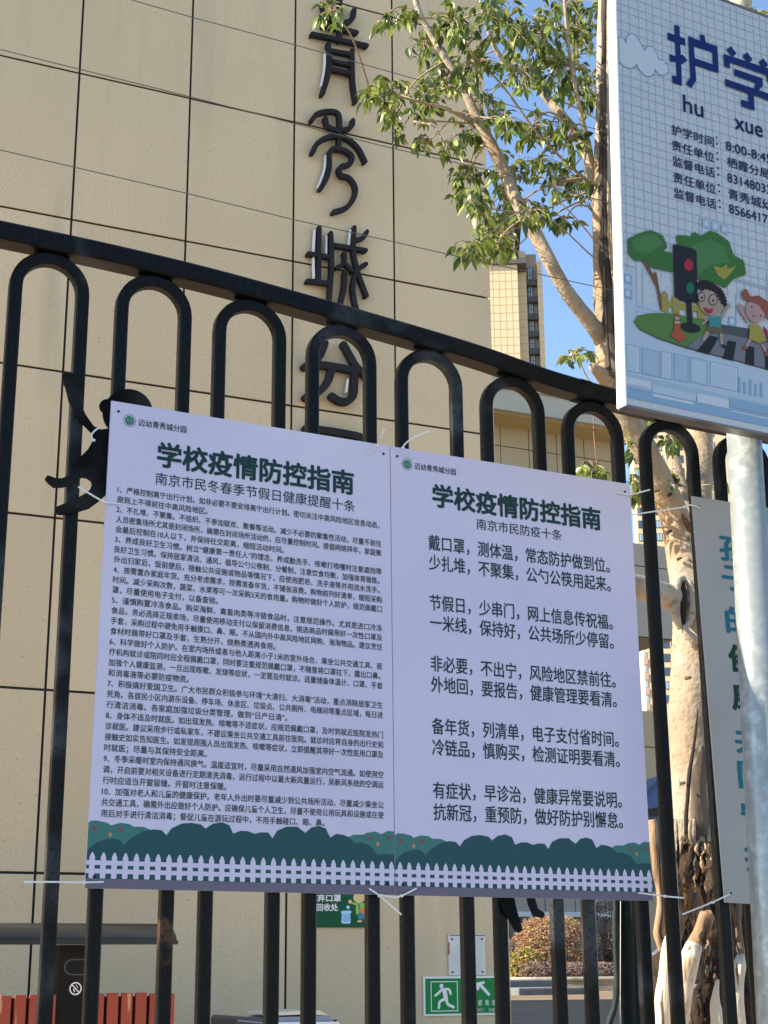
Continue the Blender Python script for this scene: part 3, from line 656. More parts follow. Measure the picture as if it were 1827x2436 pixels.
q = C7([(80,1300),(82,1285),(325,1310),(325,1322)]); b = MB(); b.prism(CP, q, -.46, .04); b.build('rim', M['bluegrey'], gb2, bevel=.004)

# ------------------------------------------------------------------ iron fence
YF = 2.755; TB = .0121
fence = empty('iron_fence', (1.2, YF, .86), 'black iron fence with a curving top rail and hairpin arch bars', 'fence')
RY = YF-.02
top = [(-260,470),(0,525),(250,578),(500,638),(740,704),(980,773),(1150,825),(1300,878),(1394,906),(1466,926),(1600,958),(1760,990),(1950,1030),(2200,1090)]
ctr = [at(x, y, RY) for x, y in top]
ctr = catmull([(p.x, p.z, 0) for p in ctr], 6)
HR = .038
def rail_z(x):
    for a_, b_ in zip(ctr[:-1], ctr[1:]):
        if a_.x <= x <= b_.x: return a_.y+(b_.y-a_.y)*(x-a_.x)/(b_.x-a_.x)
    return ctr[0].y if x < ctr[0].x else ctr[-1].y
xs = [ctr[0].x-1.6]+[p.x for p in ctr]+[ctr[-1].x+1.2]
pts_ = [Vector((x, YF, rail_z(x)-HR/2)) for x in xs]
cbev = .004; h = .0195; g_ = .025
sq = [(h, -g_+cbev), (h, g_-cbev), (h-cbev, g_), (-h+cbev, g_), (-h, g_-cbev), (-h, -g_+cbev), (-h+cbev, -g_), (h-cbev, -g_)]
b = MB(); b.tube(pts_, 1.0, prof=sq, up=Vector((0, 0, 1)), smooth=False); b.build('top_rail', M['iron'], fence)
b = MB(); b.tube([Vector((xs[0], YF, .98)), Vector((xs[-1], YF, .98))], 1.0, prof=sq, up=Vector((0, 0, 1)), smooth=False); b.build('bottom_rail', M['iron'], fence)
def ux(u): return u
leg0 = EYE.x+ (at(113, 2300, YF-TB).x+at(123, 2300, YF-TB).x)/2-.0
# leg spacing of each hairpin and pitch of the hairpins, measured on the fence
ctrs = []
for xa_, xb_ in ((217.6, 392), (480.5, 642), (734, 889), (972, 1117), (1197, 1330), (1406, 1533)):
    ctrs.append((at(xa_, 2300, YF).x+at(xb_, 2300, YF).x)/2)
pit = (ctrs[-1]-ctrs[0])/5; legh = sum((at(b_, 2300, YF).x-at(a_, 2300, YF).x)/2 for a_, b_ in ((217.6, 392), (480.5, 642), (734, 889), (972, 1117), (1197, 1330), (1406, 1533)))/6
cb = .0028; hb = TB
sqb = [(hb, -hb+cb), (hb, hb-cb), (hb-cb, hb), (-hb+cb, hb), (-hb, hb-cb), (-hb, -hb+cb), (-hb+cb, -hb), (hb-cb, -hb)]
for i in range(-5, 12):
    cx_ = ctrs[0]+pit*i-(.006 if i == -1 else 0); r = legh; ztop = rail_z(cx_)-HR-.0015-TB
    # the crown of each hairpin touches the rail, which falls away to the right
    p = [Vector((cx_-r, YF, 1.0))]; nseg = 9
    for k in range(nseg): p.append(Vector((cx_-r, YF, 1.0+(ztop-r-1.0)*(k+1)/nseg*.999)))
    for k in range(1, 16):
        a_ = math.pi*k/16; p.append(Vector((cx_-r*math.cos(a_), YF, ztop-r+r*math.sin(a_))))
    for k in range(nseg): p.append(Vector((cx_+r, YF, ztop-r+(1.0-ztop+r)*k/nseg)))
    p.append(Vector((cx_+r, YF, 1.0)))
    b = MB(); b.tube(p, 1.0, prof=sqb, up=Vector((0, 1, 0)), smooth=False); b.build('arch_bar', M['iron'], fence)
    b = MB(); m_ = [Vector((cx_+d, YF+.002, rail_z(cx_+d)-HR-.003)) for d in (-.034, -.015, 0, .018, .036)]
    b.tube(m_, [.002, .004, .005, .004, .002], 7, wob=.5, sc=6); b.build('weld', M['iron'], fence)
b = MB(); jx = at(1392, 905, RY).x
b.tube([Vector((jx+d, YF, rail_z(jx+d)-HR/2)) for d in (-.014, .014)], 1.04, prof=sq, up=Vector((0, 0, 1)), smooth=False); b.build('rail_joint', M['ironplate'], fence)

# monkey silhouettes cut from steel plate
MP = vplane(YF-TB-.002)
mk = empty('monkey_silhouette', MP.p(*MP.px(260, 1200)), 'black steel monkey silhouette climbing the fence left of the first notice', 'ornament')
q = [(147,896),(152,888),(174,889),(190,895),(194,904),(185,918),(187,934),(191,961),(203,988),(222,1015),(239,1023),(262,1020),(330,1040),(350,1100),(340,1160),(290,1180),(252,1178),(233,1195),(211,1211),(184,1219),(152,1226),(136,1225),(130,1217),(131,1208),(141,1203),(163,1195),(187,1183),(200,1176),(214,1165),(218,1154),(216,1146),(206,1139),(195,1137),(187,1141),(176,1150),(163,1157),(146,1161),(127,1161),(114,1151),(107,1142),(107,1138),(112,1132),(119,1134),(133,1139),(146,1139),(163,1132),(170,1121),(187,1091),(209,1069),(221,1048),(220,1034),(201,1015),(179,988),(163,956),(155,923),(148,905)]
b = MB(); b.prism(MP, [MP.px(*p) for p in q], -.001, .004); b.build('body', M['ironplate'], mk)
b = MB(); b.prism(MP, [MP.px(*p) for p in circle(303, 983, 59, 40, 56)], -.002, .0045); b.prism(MP, [MP.px(*p) for p in circle(251, 967, 15, 20, 16)], -.0015, .0042); b.build('head', M['ironplate'], mk)
mk2 = empty('hanging_silhouette', MP.p(*MP.px(1230, 2200)), 'black steel silhouette whose feet hang below the second notice', 'ornament')
G5 = lambda l: [(1180+a*.2532, 2130+b_*.2532) for a, b_ in l]
b = MB(); b.prism(MP, [MP.px(*p) for p in G5([(20,0),(60,-300),(330,-300),(345,-40),(358,30),(388,128),(440,160),(453,188),(430,213),(345,196),(302,95),(280,0),(230,-60),(158,0),(185,130),(236,300),(233,335),(205,352),(175,335),(105,205),(60,170)])], -.001, .004); b.build('body', M['ironplate'], mk2)
b = MB(); b.prism(MP, [MP.px(*p) for p in circle(1235, 1960, 45, 30)], -.002, .0045); b.build('head', M['ironplate'], mk2)

# ------------------------------------------------------------------ notices
YP = 2.7298
def corners(l, Y=YP): return [at(x, y, Y) for x, y in l]
QL = Quad(*corners([(265,953),(927,1061),(939,2129),(202,2113)])); QR = Quad(*corners([(929,1061.5),(1498,1152),(1553,2143),(941,2129.5)]))
EM_V = .0205*.72
def hedge_uv(x, y):
    yb = 760+(795-760)*(x-38)/1597; k = 138-18*(x-38)/1597
    u = .013+(x-38)/1597*.972; t = (x-38)/1597; u += .012*4*t*(1-t)*.5
    return (max(0, min(1, u)), .0191+(yb-y)/k*.049)
DK = [(0,640),(20,610),(60,570),(110,552),(150,550),(180,562),(193,586),(230,545),(290,510),(340,500),(380,505),(405,532),(430,495),(480,470),(530,466),(580,475),(605,498),(640,472),(690,464),(730,480),(750,524),(790,510),(830,512),(865,526),(900,518),(940,520),(963,551),(990,510),(1040,490),(1100,490),(1145,523),(1180,495),(1220,488),(1260,500),(1286,549),(1320,530),(1360,535),(1395,548),(1425,577),(1470,575),(1520,595),(1560,641),(1600,635),(1660,640)]
LT1 = [(-10,462),(30,453),(60,452),(110,465),(127,479),(170,465),(215,470),(237,485),(290,487),(330,505),(340,600),(-10,700)]
LT2 = [(1385,550),(1420,535),(1480,535),(1500,525),(1550,520),(1585,534),(1620,518),(1680,522),(1680,700),(1400,600)]
def chaikin(p, closed=False, k=1): return p
def notice(Q, name, label, cat='notice'):
    t = empty(name, Q.p(.5, 0), label, cat, None)
    b = MB(); c = [Q.p(u, v, d) for d in (-.005, 0) for u, v in ((0,0),(1,0),(1,1),(0,1))]
    b.add(c, [(3,2,1,0),(4,5,6,7),(0,1,5,4),(1,2,6,5),(2,3,7,6),(3,0,4,7)]); b.build('board', M['board'], t)
    class H:
        p = staticmethod(lambda u, v, d=0: Q.p(u, v, d))
    return t
def notice_art(Q, t):
    b = MB()
    b.flat(Q, [hedge_uv(*p) for p in LT1], .0004, 1); b.flat(Q, [hedge_uv(*p) for p in LT2], .0004, 1)
    pts = [hedge_uv(*p) for p in DK]; pts = pts+[(1, .0187), (0, .0187)]
    b.flat(Q, pts, .0007, 0)
    b.build('printed_hedge', [M['hedge_dark'], M['hedge_light']], t, kind='stuff')
    b = MB()
    for (x, y, m_) in ((48,493,0),(174,500,0),(1521,553,0),(1627,555,0),(125,528,1),(1562,583,1)):
        u, v = hedge_uv(x, y); b.flat(Q, circle(u, v, .0062, 14, .0044), .0010, m_)
    b.build('printed_berries', [M['berry_red'], M['berry_orange']], t, kind='stuff')
    b = MB()
    b.flat(Q, [(0,.0443),(1,.0443),(1,.053),(0,.053)], .0010); b.flat(Q, [(0,.0285),(1,.0285),(1,.0372),(0,.0372)], .0010)
    for i in range(30):
        u = .0165+.03352*i; w_ = .0083
        b.flat(Q, [(u-w_*.8,.0191),(u+w_*.8,.0191),(u+w_,.0215),(u+w_,.059),(u+.003,.0672),(u,.0688),(u-.003,.0672),(u-w_,.059),(u-w_,.0215)], .0013)
    b.build('printed_pickets', M['board'], t, kind='stuff')
    b = MB(); b.flat(Q, [(0, 0), (1, 0), (1, .0187), (0, .0187)], .0004); b.build('bottom_band', M['band'], t)
    # school seal and name
    b = MB(); u, v = .0637, .9618; ky = .588/.9
    for i in range(30):
        a_ = 2*math.pi*i/30; b.flat(Q, circle(u+.020*math.cos(a_), v+.020*ky*math.sin(a_), .0015, 6, .0011), .0006, 0)
    b.flat(Q, circle(u, v, .0155, 24, .0155*ky), .0006, 0)
    text_fit(b, Q, '青秀', u-.011, u+.011, v-.006, .0115, .0009, .0, 1)
    b.build('school_seal', [M['seal'], M['leafgreen_print']], t, kind='stuff')
    b = MB(); text_fit(b, Q, '迈幼青秀城分园', .0935, .257, .9537, .0168, .0006, .012); b.build('school_name', M['ink'], t, kind='stuff')
    b = MB(); text_fit(b, Q, '学校疫情防控指南', .161, .862, .8702, .0585, .0006, .032); b.build('title', M['title_green'], t, kind='stuff')
    b = MB()
    for (u, v) in ((.025, .978), (.975, .978), (.025, .022), (.975, .022)): b.flat(Q, circle(u, v, .0045, 12, .0030), .0016)
    b.build('punched_holes', M['hole'], t, kind='stuff')
n1 = notice(QL, 'notice_board', 'white notice densely printed with ten numbered paragraphs, tied to the fence on the left')
notice_art(QL, n1)
b = MB(); text_fit(b, QL, '南京市民冬春季节假日健康提醒十条', .159, .866, .8300, .0285, .0006, -.004); b.build('subtitle', M['ink'], n1, kind='stuff')
LINES = '''1、严格控制离宁出行计划。如非必要不要安排离宁出行计划。密切关注中高风险地区信息动态，
原则上不得前往中高风险地区。|
2、不扎堆、不聚集。不组织、不参加联欢、聚餐等活动。减少不必要的聚集性活动，尽量不前往
人员密集场所尤其是封闭场所，确需在封闭场所活动的，应尽量控制时间。提倡网络拜年，家庭聚
会最后控制在10人以下，并保持社交距离，缩短活动时间。|
3、养成良好卫生习惯。树立“健康第一责任人”的理念，养成勤洗手、咳嗽打喷嚏时注意遮挡等
良好卫生习惯。保持居家清洁、通风，倡导公勺公筷制、分餐制，注意饮食均衡，加强体育锻炼。
外出归家后，饭前便后，接触公共设施或物品等情况下，应使用肥皂、洗手液等并用流水洗手。
4、按需置办家庭年货。充分考虑需求，按需准备年货，不铺张浪费。购物前列好清单，缩短采购
时间。减少采购次数，蔬菜、水果等可一次采购3天的食用量。购物时做好个人防护，规范佩戴口
罩，尽量使用电子支付，以备查验。|
5、谨慎购置冷冻食品。购买海鲜、禽畜肉类等冷链食品时，注意规范操作。尤其是进口冷冻
食品，务必选择正规卖场，尽量使用移动支付以保留消费信息，挑选商品时佩带好一次性口罩及
手套，采购过程中避免用手触摸口、鼻、眼。不从国内外中高风险地区网购、海淘物品。建议烹饪
食材时佩带好口罩及手套，生熟分开，烧熟煮透再食用。|
6、科学做好个人防护。在室内场所或者与他人距离小于1米的室外场合、乘坐公共交通工具、医
疗机构就诊或陪同时应全程佩戴口罩，同时要注重规范佩戴口罩，不随意将口罩拉下，露出口鼻。
加强个人健康监测，一旦出现咳嗽、发烧等症状，一定要及时就诊。适量储备体温计、口罩、手套
和消毒液等必要防疫物资。|
7、积极搞好爱国卫生。广大市民群众积极参与环境“大清扫、大消毒”活动，重点消除居家卫生
死角。各居民小区内游乐设备、停车场、休息区、垃圾点、公共厕所、电梯间等重点区域，每日进
行清洁消毒。各家庭加强垃圾分类管理，做到“日产日清”。|
8、身体不适及时就医。如出现发热、咳嗽等不适症状，应规范佩戴口罩，及时到就近医院发热门
诊就医。建议采用步行或私家车，不建议乘坐公共交通工具前往医院。就诊时应将自身的出行史和
接触史如实告知医生。如发现周围人员出现发热、咳嗽等症状，立即提醒其带好一次性医用口罩及
时就医；尽量与其保持安全距离。|
9、冬季采暖时室内保持通风换气。温度适宜时，尽量采用自然通风加强室内空气流通。如使用空
调，开启前要对相关设备进行定期清洗消毒，运行过程中以最大新风量运行，吴新风系统的空调运
行时应适当开窗留缝。开窗时注意保暖。|
10、加强对老人和儿童的健康保护。老年人外出时要尽量减少到公共场所活动，尽量减少乘坐公
共交通工具，确需外出应做好个人防护。应确保儿童个人卫生，尽量不使用公用玩具和设施或在使
用后对手进行清洁消毒；督促儿童在游玩过程中，不用手触碰口、眼、鼻。|'''.split('\n')
EM = .9275/41.8
for i, ln in enumerate(LINES):
    vc = .8075-.02141*i; short = ln.endswith('|'); ln = ln.rstrip('|')
    n = sum(.55 if ch in '0123456789' else 1 for ch in ln)
    u0 = .0355; u1 = .9640 if not short else u0+(n-.35)*EM
    if ln.endswith('。') and not short: u1 = .956
    if i == 0: u1 = .9575
    if i == 31: u1 = u0+n*EM*.985
    b = MB(); text_fit(b, QL, ln, u0, u1, vc-.0078, .0160, .0006, .010); b.build('text_line', M['ink_body'], n1, kind='stuff')
n2 = notice(QR, 'notice_board', 'white notice with five large rhyming couplets, tied to the fence on the right')
notice_art(QR, n2)
b = MB(); text_fit(b, QR, '南京市民防疫十条', .336, .690, .8300, .0285, .0006, -.004); b.build('subtitle', M['ink'], n2, kind='stuff')
b = MB()
L2 = ['戴口罩，测体温，常态防护做到位。', '少扎堆，不聚集，公勺公筷用起来。', None, '节假日，少串门，网上信息传祝福。', '一米线，保持好，公共场所少停留。', None, '非必要，不出宁，风险地区禁前往。', '外地回，要报告，健康管理要看清。', None, '备年货，列清单，电子支付省时间。', '冷链品，慎购买，检测证明要看清。', None, '有症状，早诊治，健康异常要说明。', '抗新冠，重预防，做好防护别懈怠。']
for i, ln in enumerate(L2):
    if ln: b = MB(); text_fit(b, QR, ln, .143, .891, .7845-.04658*i-.0190, .0388, .0006, .014); b.build('text_line', M['ink'], n2, kind='stuff')

# vertical banner on the right
bn = empty('vertical_banner', at(1760, 2150, 2.72), 'grey vertical banner with teal and green characters half hidden by the galvanised pole', 'banner')
QB = Quad(*corners([(1646,1180),(1850,1212),(1925,2158),(1725,2147)], 2.728))
b = MB(); c = [QB.p(u, v, d) for d in (-.004, 0) for u, v in ((0,0),(1,0),(1,1),(0,1))]
b.add(c, [(3,2,1,0),(4,5,6,7),(0,1,5,4),(1,2,6,5),(2,3,7,6),(3,0,4,7)]); b.build('board', M['banner'], bn)
b = MB()
vch = [1345-.0, 1440-.0]
rows_b = [('孩', 1268, 1334, 0), ('子', 1346, 1392, 0), ('的', 1434, 1508, 0), ('健', 1520, 1600, 1), ('康', 1617, 1684, 1), ('共', 1722, 1780, 0), ('同', 1796, 1872, 0), ('守', 1900, 1960, 0), ('护', 2000, 2060, 0)]
for ch, ya, yb, m_ in rows_b:
    yc = (ya+yb)/2; zc = at(1760, yc+4, 2.728).z
    p0 = QB.p(0, 0); p1 = QB.p(0, 1)
    v = (zc-p0.z)/(p1.z-p0.z); du = .072
    # the column leans with the banner
    ul = .27
    text_fit(b, QB, ch, ul, ul+.36, v-.034, .072, .0006, .03, m_)
b.build('lettering', [M['teal'], M['deepgreen']], bn, kind='stuff')
b = MB(); b.flat(QB, [(.62, 1), (1, 1), (1, .93), (.80, .965)], .0006); b.build('printed_corner', M['leafgreen_print'], bn, kind='stuff')
b = MB(); b.flat(QB, circle(.075, .975, .012, 12, .0026), .001); b.flat(QB, circle(.075, .022, .012, 12, .0026), .001); b.build('punched_holes', M['hole'], bn, kind='stuff')

# cable ties
def tie(pts, label, head=1, r=.0015, Y0=2.722):
    w_ = [at(x, y, Yk) for x, y, Yk in pts]; c = catmull(w_, 6) if len(w_) > 2 else w_
    t = empty('cable_tie', w_[0], label, 'cable tie', 'white cable ties holding the notices and the banner')
    b = MB(); b.tube(c, r, prof=[(.45, -1), (.45, 1), (-.45, 1), (-.45, -1)], up=Vector((0, 1, 0)), smooth=False); b.build('strap', M['nylon'], t)
    hp = w_[head]; b = MB(); b.box((hp.x-.003, hp.y-.003, hp.z-.0026), (hp.x+.003, hp.y+.002, hp.z+.0026)); b.build('lock', M['nylon'], t, bevel=.0006)
tie([(186,1158,2.72),(244,1192,2.72),(265,1196,2.723),(288,1199,2.728)], 'cable tie at the left edge of the dense notice below the monkey', 1)
tie([(57,2098,2.70),(130,2098,2.70),(199,2099,2.72),(246,2098,2.728)], 'cable tie at the lower left corner of the dense notice', 2)
tie([(915,1019,2.68),(906,1040,2.69),(897,1060,2.715),(870,1081,2.728)], 'cable tie sticking up at the upper right corner of the dense notice', 2)
tie([(1021,1026,2.67),(985,1040,2.69),(958,1066,2.715),(979,1094,2.728)], 'cable tie sticking up beside the seal of the verse notice', 2)
tie([(1463,1170,2.728),(1500,1176,2.722),(1546,1165,2.72)], 'cable tie at the upper right corner of the verse notice', 1)
tie([(1502,1225,2.69),(1560,1216,2.70),(1628,1206,2.72),(1641,1201,2.722),(1666,1208,2.728)], 'long cable tie reaching left from the top of the grey banner', 2)
tie([(878,2114,2.727),(903,2131,2.722),(955,2176,2.71)], 'cable tie hanging down at the lower right corner of the dense notice', 1)
tie([(991,2113,2.727),(955,2131,2.722),(935,2134,2.722),(900,2128,2.722)], 'cable tie at the lower left corner of the verse notice', 1)
tie([(1518,2124,2.727),(1582,2132,2.722),(1627,2136,2.70)], 'cable tie at the lower right corner of the verse notice', 1)
tie([(1737,2127,2.727),(1693,2147,2.72),(1624,2175,2.68)], 'cable tie slanting down from the bottom of the grey banner', 1)
tie([(222,1048,2.738),(217,1036,2.735),(226,1024,2.734),(238,1017,2.738)], 'cable tie looped around the arm of the monkey silhouette', 0)

# ------------------------------------------------------------------ big traffic sign on its pole
SY = 4.53
sU = Vector((math.cos(R_(SY)), math.sin(R_(SY)), 0))
p_bl = at(1490, 962, 2.45)
nrm = sU.cross(Vector((0, 0, 1))).normalized()
p_tl = hit(1464.5, -40, p_bl, nrm); sV = (p_tl-p_bl).normalized()
SP = Plane(p_bl, sU, sV); 
def spx(l): return [SP.px(x, y) for x, y in l]
sg = empty('school_guard_sign', Vector((p_bl.x+.35, p_bl.y+.03, 0)), 'large pale blue school crossing guard sign with cartoon children on a galvanised pole', 'sign')
Wd = .78; Hh = SP.px(1750, 14)[1]; TH = .025
b = MB(); b.fbox(SP, 0, 0, Wd, Hh, -TH, -.0005); b.build('panel', M['signface'], sg)
b = MB(); e = .0045
b.fbox(SP, -.006, -.004, 0, Hh+.004, -TH, .003); b.build('frame_strip', M['signframe'], sg, bevel=.002); b = MB(); b.fbox(SP, Wd, -.004, Wd+.006, Hh+.004, -TH, .003); b.build('frame_strip', M['signframe'], sg, bevel=.002)
b = MB(); b.fbox(SP, 0, -.006, Wd, -.0003, -TH-.002, .0015); b.build('edge_rail', M['signrail'], sg); b = MB(); b.fbox(SP, 0, Hh+.0003, Wd, Hh+.006, -TH-.002, .0015); b.build('edge_rail', M['signrail'], sg)
# printed grid
b = MB()
gx = [1400+t/3.8852 for t in (318,395,470,555,640,722,815,900,990,1085,1180,1270,1370,1470,1560,1640,1720)]
us = [SP.px(x, 150)[0] for x in (1482, 1503, 1522, 1543, 1563, 1586, 1610, 1633)]
du_ = .0225
u = .012; k = 0
while u < Wd:
    b.flat(SP, [(u, .30), (u+.0013, .30), (u+.0013, Hh-.004), (u, Hh-.004)], .0002); u += du_*(1.0+.18*math.sin(k*1.7)); k += 1
v = .34; k = 0
while v < Hh-.01:
    b.flat(SP, [(.003, v), (Wd-.003, v), (Wd-.003, v+.0013), (.003, v+.0013)], .00035); v += du_*(1.0+.18*math.sin(k*2.1)); k += 1
b.build('printed_grid', M['gridblue'], sg, kind='stuff')
# clouds
X3 = lambda l: spx([(1400+a/3.8852, b_/3.8852) for a, b_ in l])
cl = X3([(283,345),(320,350),(345,400),(350,345),(380,315),(420,315),(465,370),(515,465),(540,430),(590,430),(630,490),(645,548),(690,560),(735,610),(740,660),(700,700),(650,690),(610,640),(608,680),(570,710),(520,700),(470,650),(440,590),(430,620),(380,635),(320,610),(285,575)])
b = MB(); b.flat(SP, cl, .0006, 0)
for i in range(len(cl)-1): b.flat(SP, stroke([cl[i], cl[i+1]], .0018, 1), .0009+.0001*(i % 2), 1)
b.build('printed_cloud', [M['pale'], M['cloudblue']], sg, kind='stuff')
# blue skyline print at the bottom
X4 = lambda l: spx([(1400+a/3.6867, 500+b_/3.6867) for a, b_ in l])
b = MB()
def rect4(a, c_, d, m_, x2=None): b.flat(SP, X4(a), d, m_)
bands = [([(300,510),(415,535),(425,800),(740,850),(740,1100),(1560,1310),(1574,1720),(330,1560)], .0004, 3)]
for a_, d, m_ in bands: b.flat(SP, X4(a_), d, m_)
def persp_rect(x0_, x1_, y0_, y1_, d, m_):
    # rows fall to the right on the slanted sheet
    s1 = .2166+.08*(1500-y0_)/1500; s2 = .2166+.08*(1500-y1_)/1500
    b.flat(SP, X4([(x0_, y0_+s1*(x0_-330)), (x1_, y0_+s1*(x1_-330)), (x1_, y1_+s2*(x1_-330)), (x0_, y1_+s2*(x0_-330))]), d, m_)
persp_rect(325, 1600, 1430, 1470, .0007, 2); persp_rect(325, 1600, 1540, 1640, .0007, 1)
for (a_, c_, y0_, y1_) in ((335,440,1180,1400),(470,615,1180,1400),(640,720,1170,1395),(750,865,1165,1390),(890,1035,1160,1380),(1070,1300,1160,1370)):
    persp_rect(a_-8, c_+8, y0_-8, y1_+8, .0009, 1); persp_rect(a_, c_, y0_, y1_, .0011, 0 if a_ in (335, 640, 1070) else 4); persp_rect(a_+10, c_-10, y0_+14, y1_-10, .0013, 2 if a_ in (470, 750) else 3)
for (a_, c_, y0_, y1_, m_) in ((325,540,1460,1520,0),(560,940,1480,1550,3),(560,920,1560,1585,0),(950,1230,1470,1550,0),(1235,1580,1450,1530,1),(330,540,1540,1560,1),(1250,1600,1560,1572,0)): persp_rect(a_, c_, y0_, y1_, .0012, m_)
for (a_, y0_) in ((310,560),(310,690),(1225,700)):
    persp_rect(a_, a_+70, y0_, y0_+85, .0009, 1); persp_rect(a_+14, a_+50, y0_+16, y0_+62, .0011, 0)
for (a_, y0_) in ((1000,-130),(1080,-130),(1160,-130),(415,855),(500,855),(560,870)):
    persp_rect(a_, a_+62, y0_, y0_+78, .0009, 2); persp_rect(a_+14, a_+46, y0_+16, y0_+58, .0011, 0)
for i in range(5): persp_rect(1310+i*48, 1330+i*48, 1240+(i % 2)*30, 1380, .0014, 1)
for (x_, y0_, y1_) in ((415,520,820),(470,470,830),(740,840,1060),(1290,480,700),(970,-160,60),(1560,200,500)):
    persp_rect(x_, x_+7, y0_, y1_, .0009, 2)
for (y_, xa_, xb_) in ((820,430,640),(480,300,420),(330,1280,1580),(350,1280,1580)): persp_rect(xa_, xb_, y_, y_+7, .0010, 2)
b.build('printed_skyline', [M['pale'], M['strong'], M['mid'], M['softblue'], M['mid']], sg, kind='stuff')
# cartoon scene
cart = empty  # parts below hang directly on the sign
def cpart(name, polys, mats):
    m_ = MB()
    for pts_, d, k_ in polys: m_.flat(SP, X4(pts_), d, k_)
    m_.build(name, [M[x] for x in mats], sg)
def scallop(pts_, r=12, step=22):
    """cartoon foliage: a blob outline with small rounded lobes"""
    out = []; n = len(pts_)
    for i in range(n):
        a_ = Vector(pts_[i]); c_ = Vector(pts_[(i+1) % n]); L_ = (c_-a_).length; k_ = max(1, int(L_/step)); t_ = (c_-a_).normalized() if L_ else Vector((1, 0)); nr = Vector((t_.y, -t_.x))
        for j in range(k_):
            p = a_+(c_-a_)*j/k_; out += [tuple(p), tuple(p+t_*step*.25+nr*r*.8), tuple(p+t_*step*.6+nr*r)]
    return out
cpart('printed_island', [([(390,980),(430,925),(540,905),(700,905),(1000,960),(1170,1005),(1400,1040),(1640,1120),(1640,1425),(1300,1330),(850,1215),(600,1130),(440,1050)], .0016, 1),
    ([(390,980),(430,925),(540,905),(700,905),(1000,960),(1060,1060),(960,1120),(850,1200),(600,1120),(440,1040)], .0019, 0),
    ([(1060,1060),(1640,1180),(1640,1415),(860,1203),(960,1120)], .0021, 2),
    ([(1060,1100),(1135,1120),(1050,1270),(940,1240)], .0024, 3), ([(1215,1145),(1290,1160),(1262,1325),(1168,1302)], .0024, 3), ([(1375,1190),(1447,1205),(1445,1370),(1365,1350)], .0024, 3), ([(1540,1215),(1640,1240),(1640,1420),(1542,1395)], .0024, 3)], ['p_grass', 'p_road', 'p_roadlight', 'p_black'])
cpart('printed_tree', [([(440,400),(462,392),(560,560),(575,545),(590,545),(600,600),(650,880),(625,880),(590,680),(545,590)], .0022, 2), ([(985,560),(1010,560),(1010,640),(985,640)], .0022, 2), ([(1080,600),(1110,590),(1070,650)], .0022, 2),
    (scallop([(345,260),(450,210),(540,185),(640,230),(680,320),(640,370),(720,380),(730,540),(640,520),(540,500),(500,440),(400,440),(350,380)]), .0025, 0), (scallop([(370,270),(460,225),(580,220),(640,300),(520,380),(400,360)], 8), .0028, 1),
    (scallop([(770,230),(850,230),(880,250),(920,200),(980,240),(1060,190),(1120,210),(1220,280),(1260,400),(1350,450),(1370,560),(1260,600),(1190,680),(1130,640),(950,600),(800,420)]), .0025, 0),
    (scallop([(900,320),(1060,260),(1180,330),(1220,460),(1060,480),(960,560),(920,440)], 8), .0028, 1), ([(1085,490),(1160,510),(1205,480),(1210,520),(1290,490),(1230,570),(1185,615),(1130,580)], .0031, 3)], ['p_green', 'p_green2', 'p_trunk', 'p_yellow'])
cpart('printed_fence', [([(630,790),(1000,850),(1000,900),(630,840)], .0022, 0)]+[([(x_, 740+y_), (x_+28, 708+y_), (x_+60, 745+y_), (x_+64, 900+y_), (x_+4, 890+y_)], .0026, 0) for x_, y_ in ((632,0),(728,25),(850,45),(950,62))], ['p_fence'])
cpart('printed_traffic_light', [([(732,303),(765,308),(905,340),(940,368),(948,820),(800,800),(746,765)], .0034, 0), ([(845,780),(893,800),(905,1010),(862,1005)], .0034, 0), (circle(886, 1035, 88, 22, 42, .18), .0037, 0), (circle(868, 487, 40, 20, 52), .0042, 1), (circle(880, 690, 36, 20, 48), .0042, 2), (circle(882, 470, 18, 14, 26), .0045, 3)], ['p_black', 'p_red', 'p_lamp', 'p_mouth'])
cpart('printed_cone', [([(755,910),(780,905),(800,1060),(850,1135),(785,1160),(710,1105),(735,1060)], .0040, 0), ([(748,940),(782,946),(786,966),(744,962)], .0043, 1), ([(744,980),(790,984),(792,1000),(742,998)], .0043, 1)], ['p_cone', 'p_white'])
cpart('printed_boy', [([(975,1000),(1040,950),(1045,965),(985,1015)], .0040, 0), ([(1150,935),(1205,820),(1232,830),(1238,858),(1215,860),(1165,960)], .0040, 0),
    ([(1020,1060),(1050,1075),(1015,1150),(985,1150)], .0040, 0), ([(1140,1085),(1165,1085),(1172,1190),(1148,1190)], .0040, 0), (circle(1180, 1200, 32, 12, 14, .5), .0042, 6),
    ([(1025,1020),(1165,1035),(1168,1088),(1100,1085),(1040,1070),(1025,1075)], .0043, 3), ([(1025,935),(1060,945),(1140,935),(1158,945),(1148,1038),(1045,1025),(1050,980)], .0046, 2),
    (circle(1075, 800, 118, 30, 130, .35), .0049, 0), (scallop([(945,640),(1010,630),(1090,660),(1150,710),(1190,790),(1190,850),(1160,830),(1130,770),(1090,715),(1010,690),(960,700)], 14, 26), .0053, 1),
    (circle(975, 768, 34, 18, 44), .0053, 5), (circle(975, 768, 27, 18, 37), .0056, 0), (circle(1078, 795, 42, 18, 50), .0053, 5), (circle(1078, 795, 35, 18, 43), .0056, 0), (circle(978, 775, 8, 10, 12), .0059, 5), (circle(1078, 800, 8, 10, 12), .0059, 5),
    ([(993,858),(1040,875),(1082,868),(1070,905),(1040,918),(1010,900)], .0056, 4)], ['p_skin', 'p_hair', 'p_shirt', 'p_short', 'p_mouth', 'p_black', 'p_shoe'])
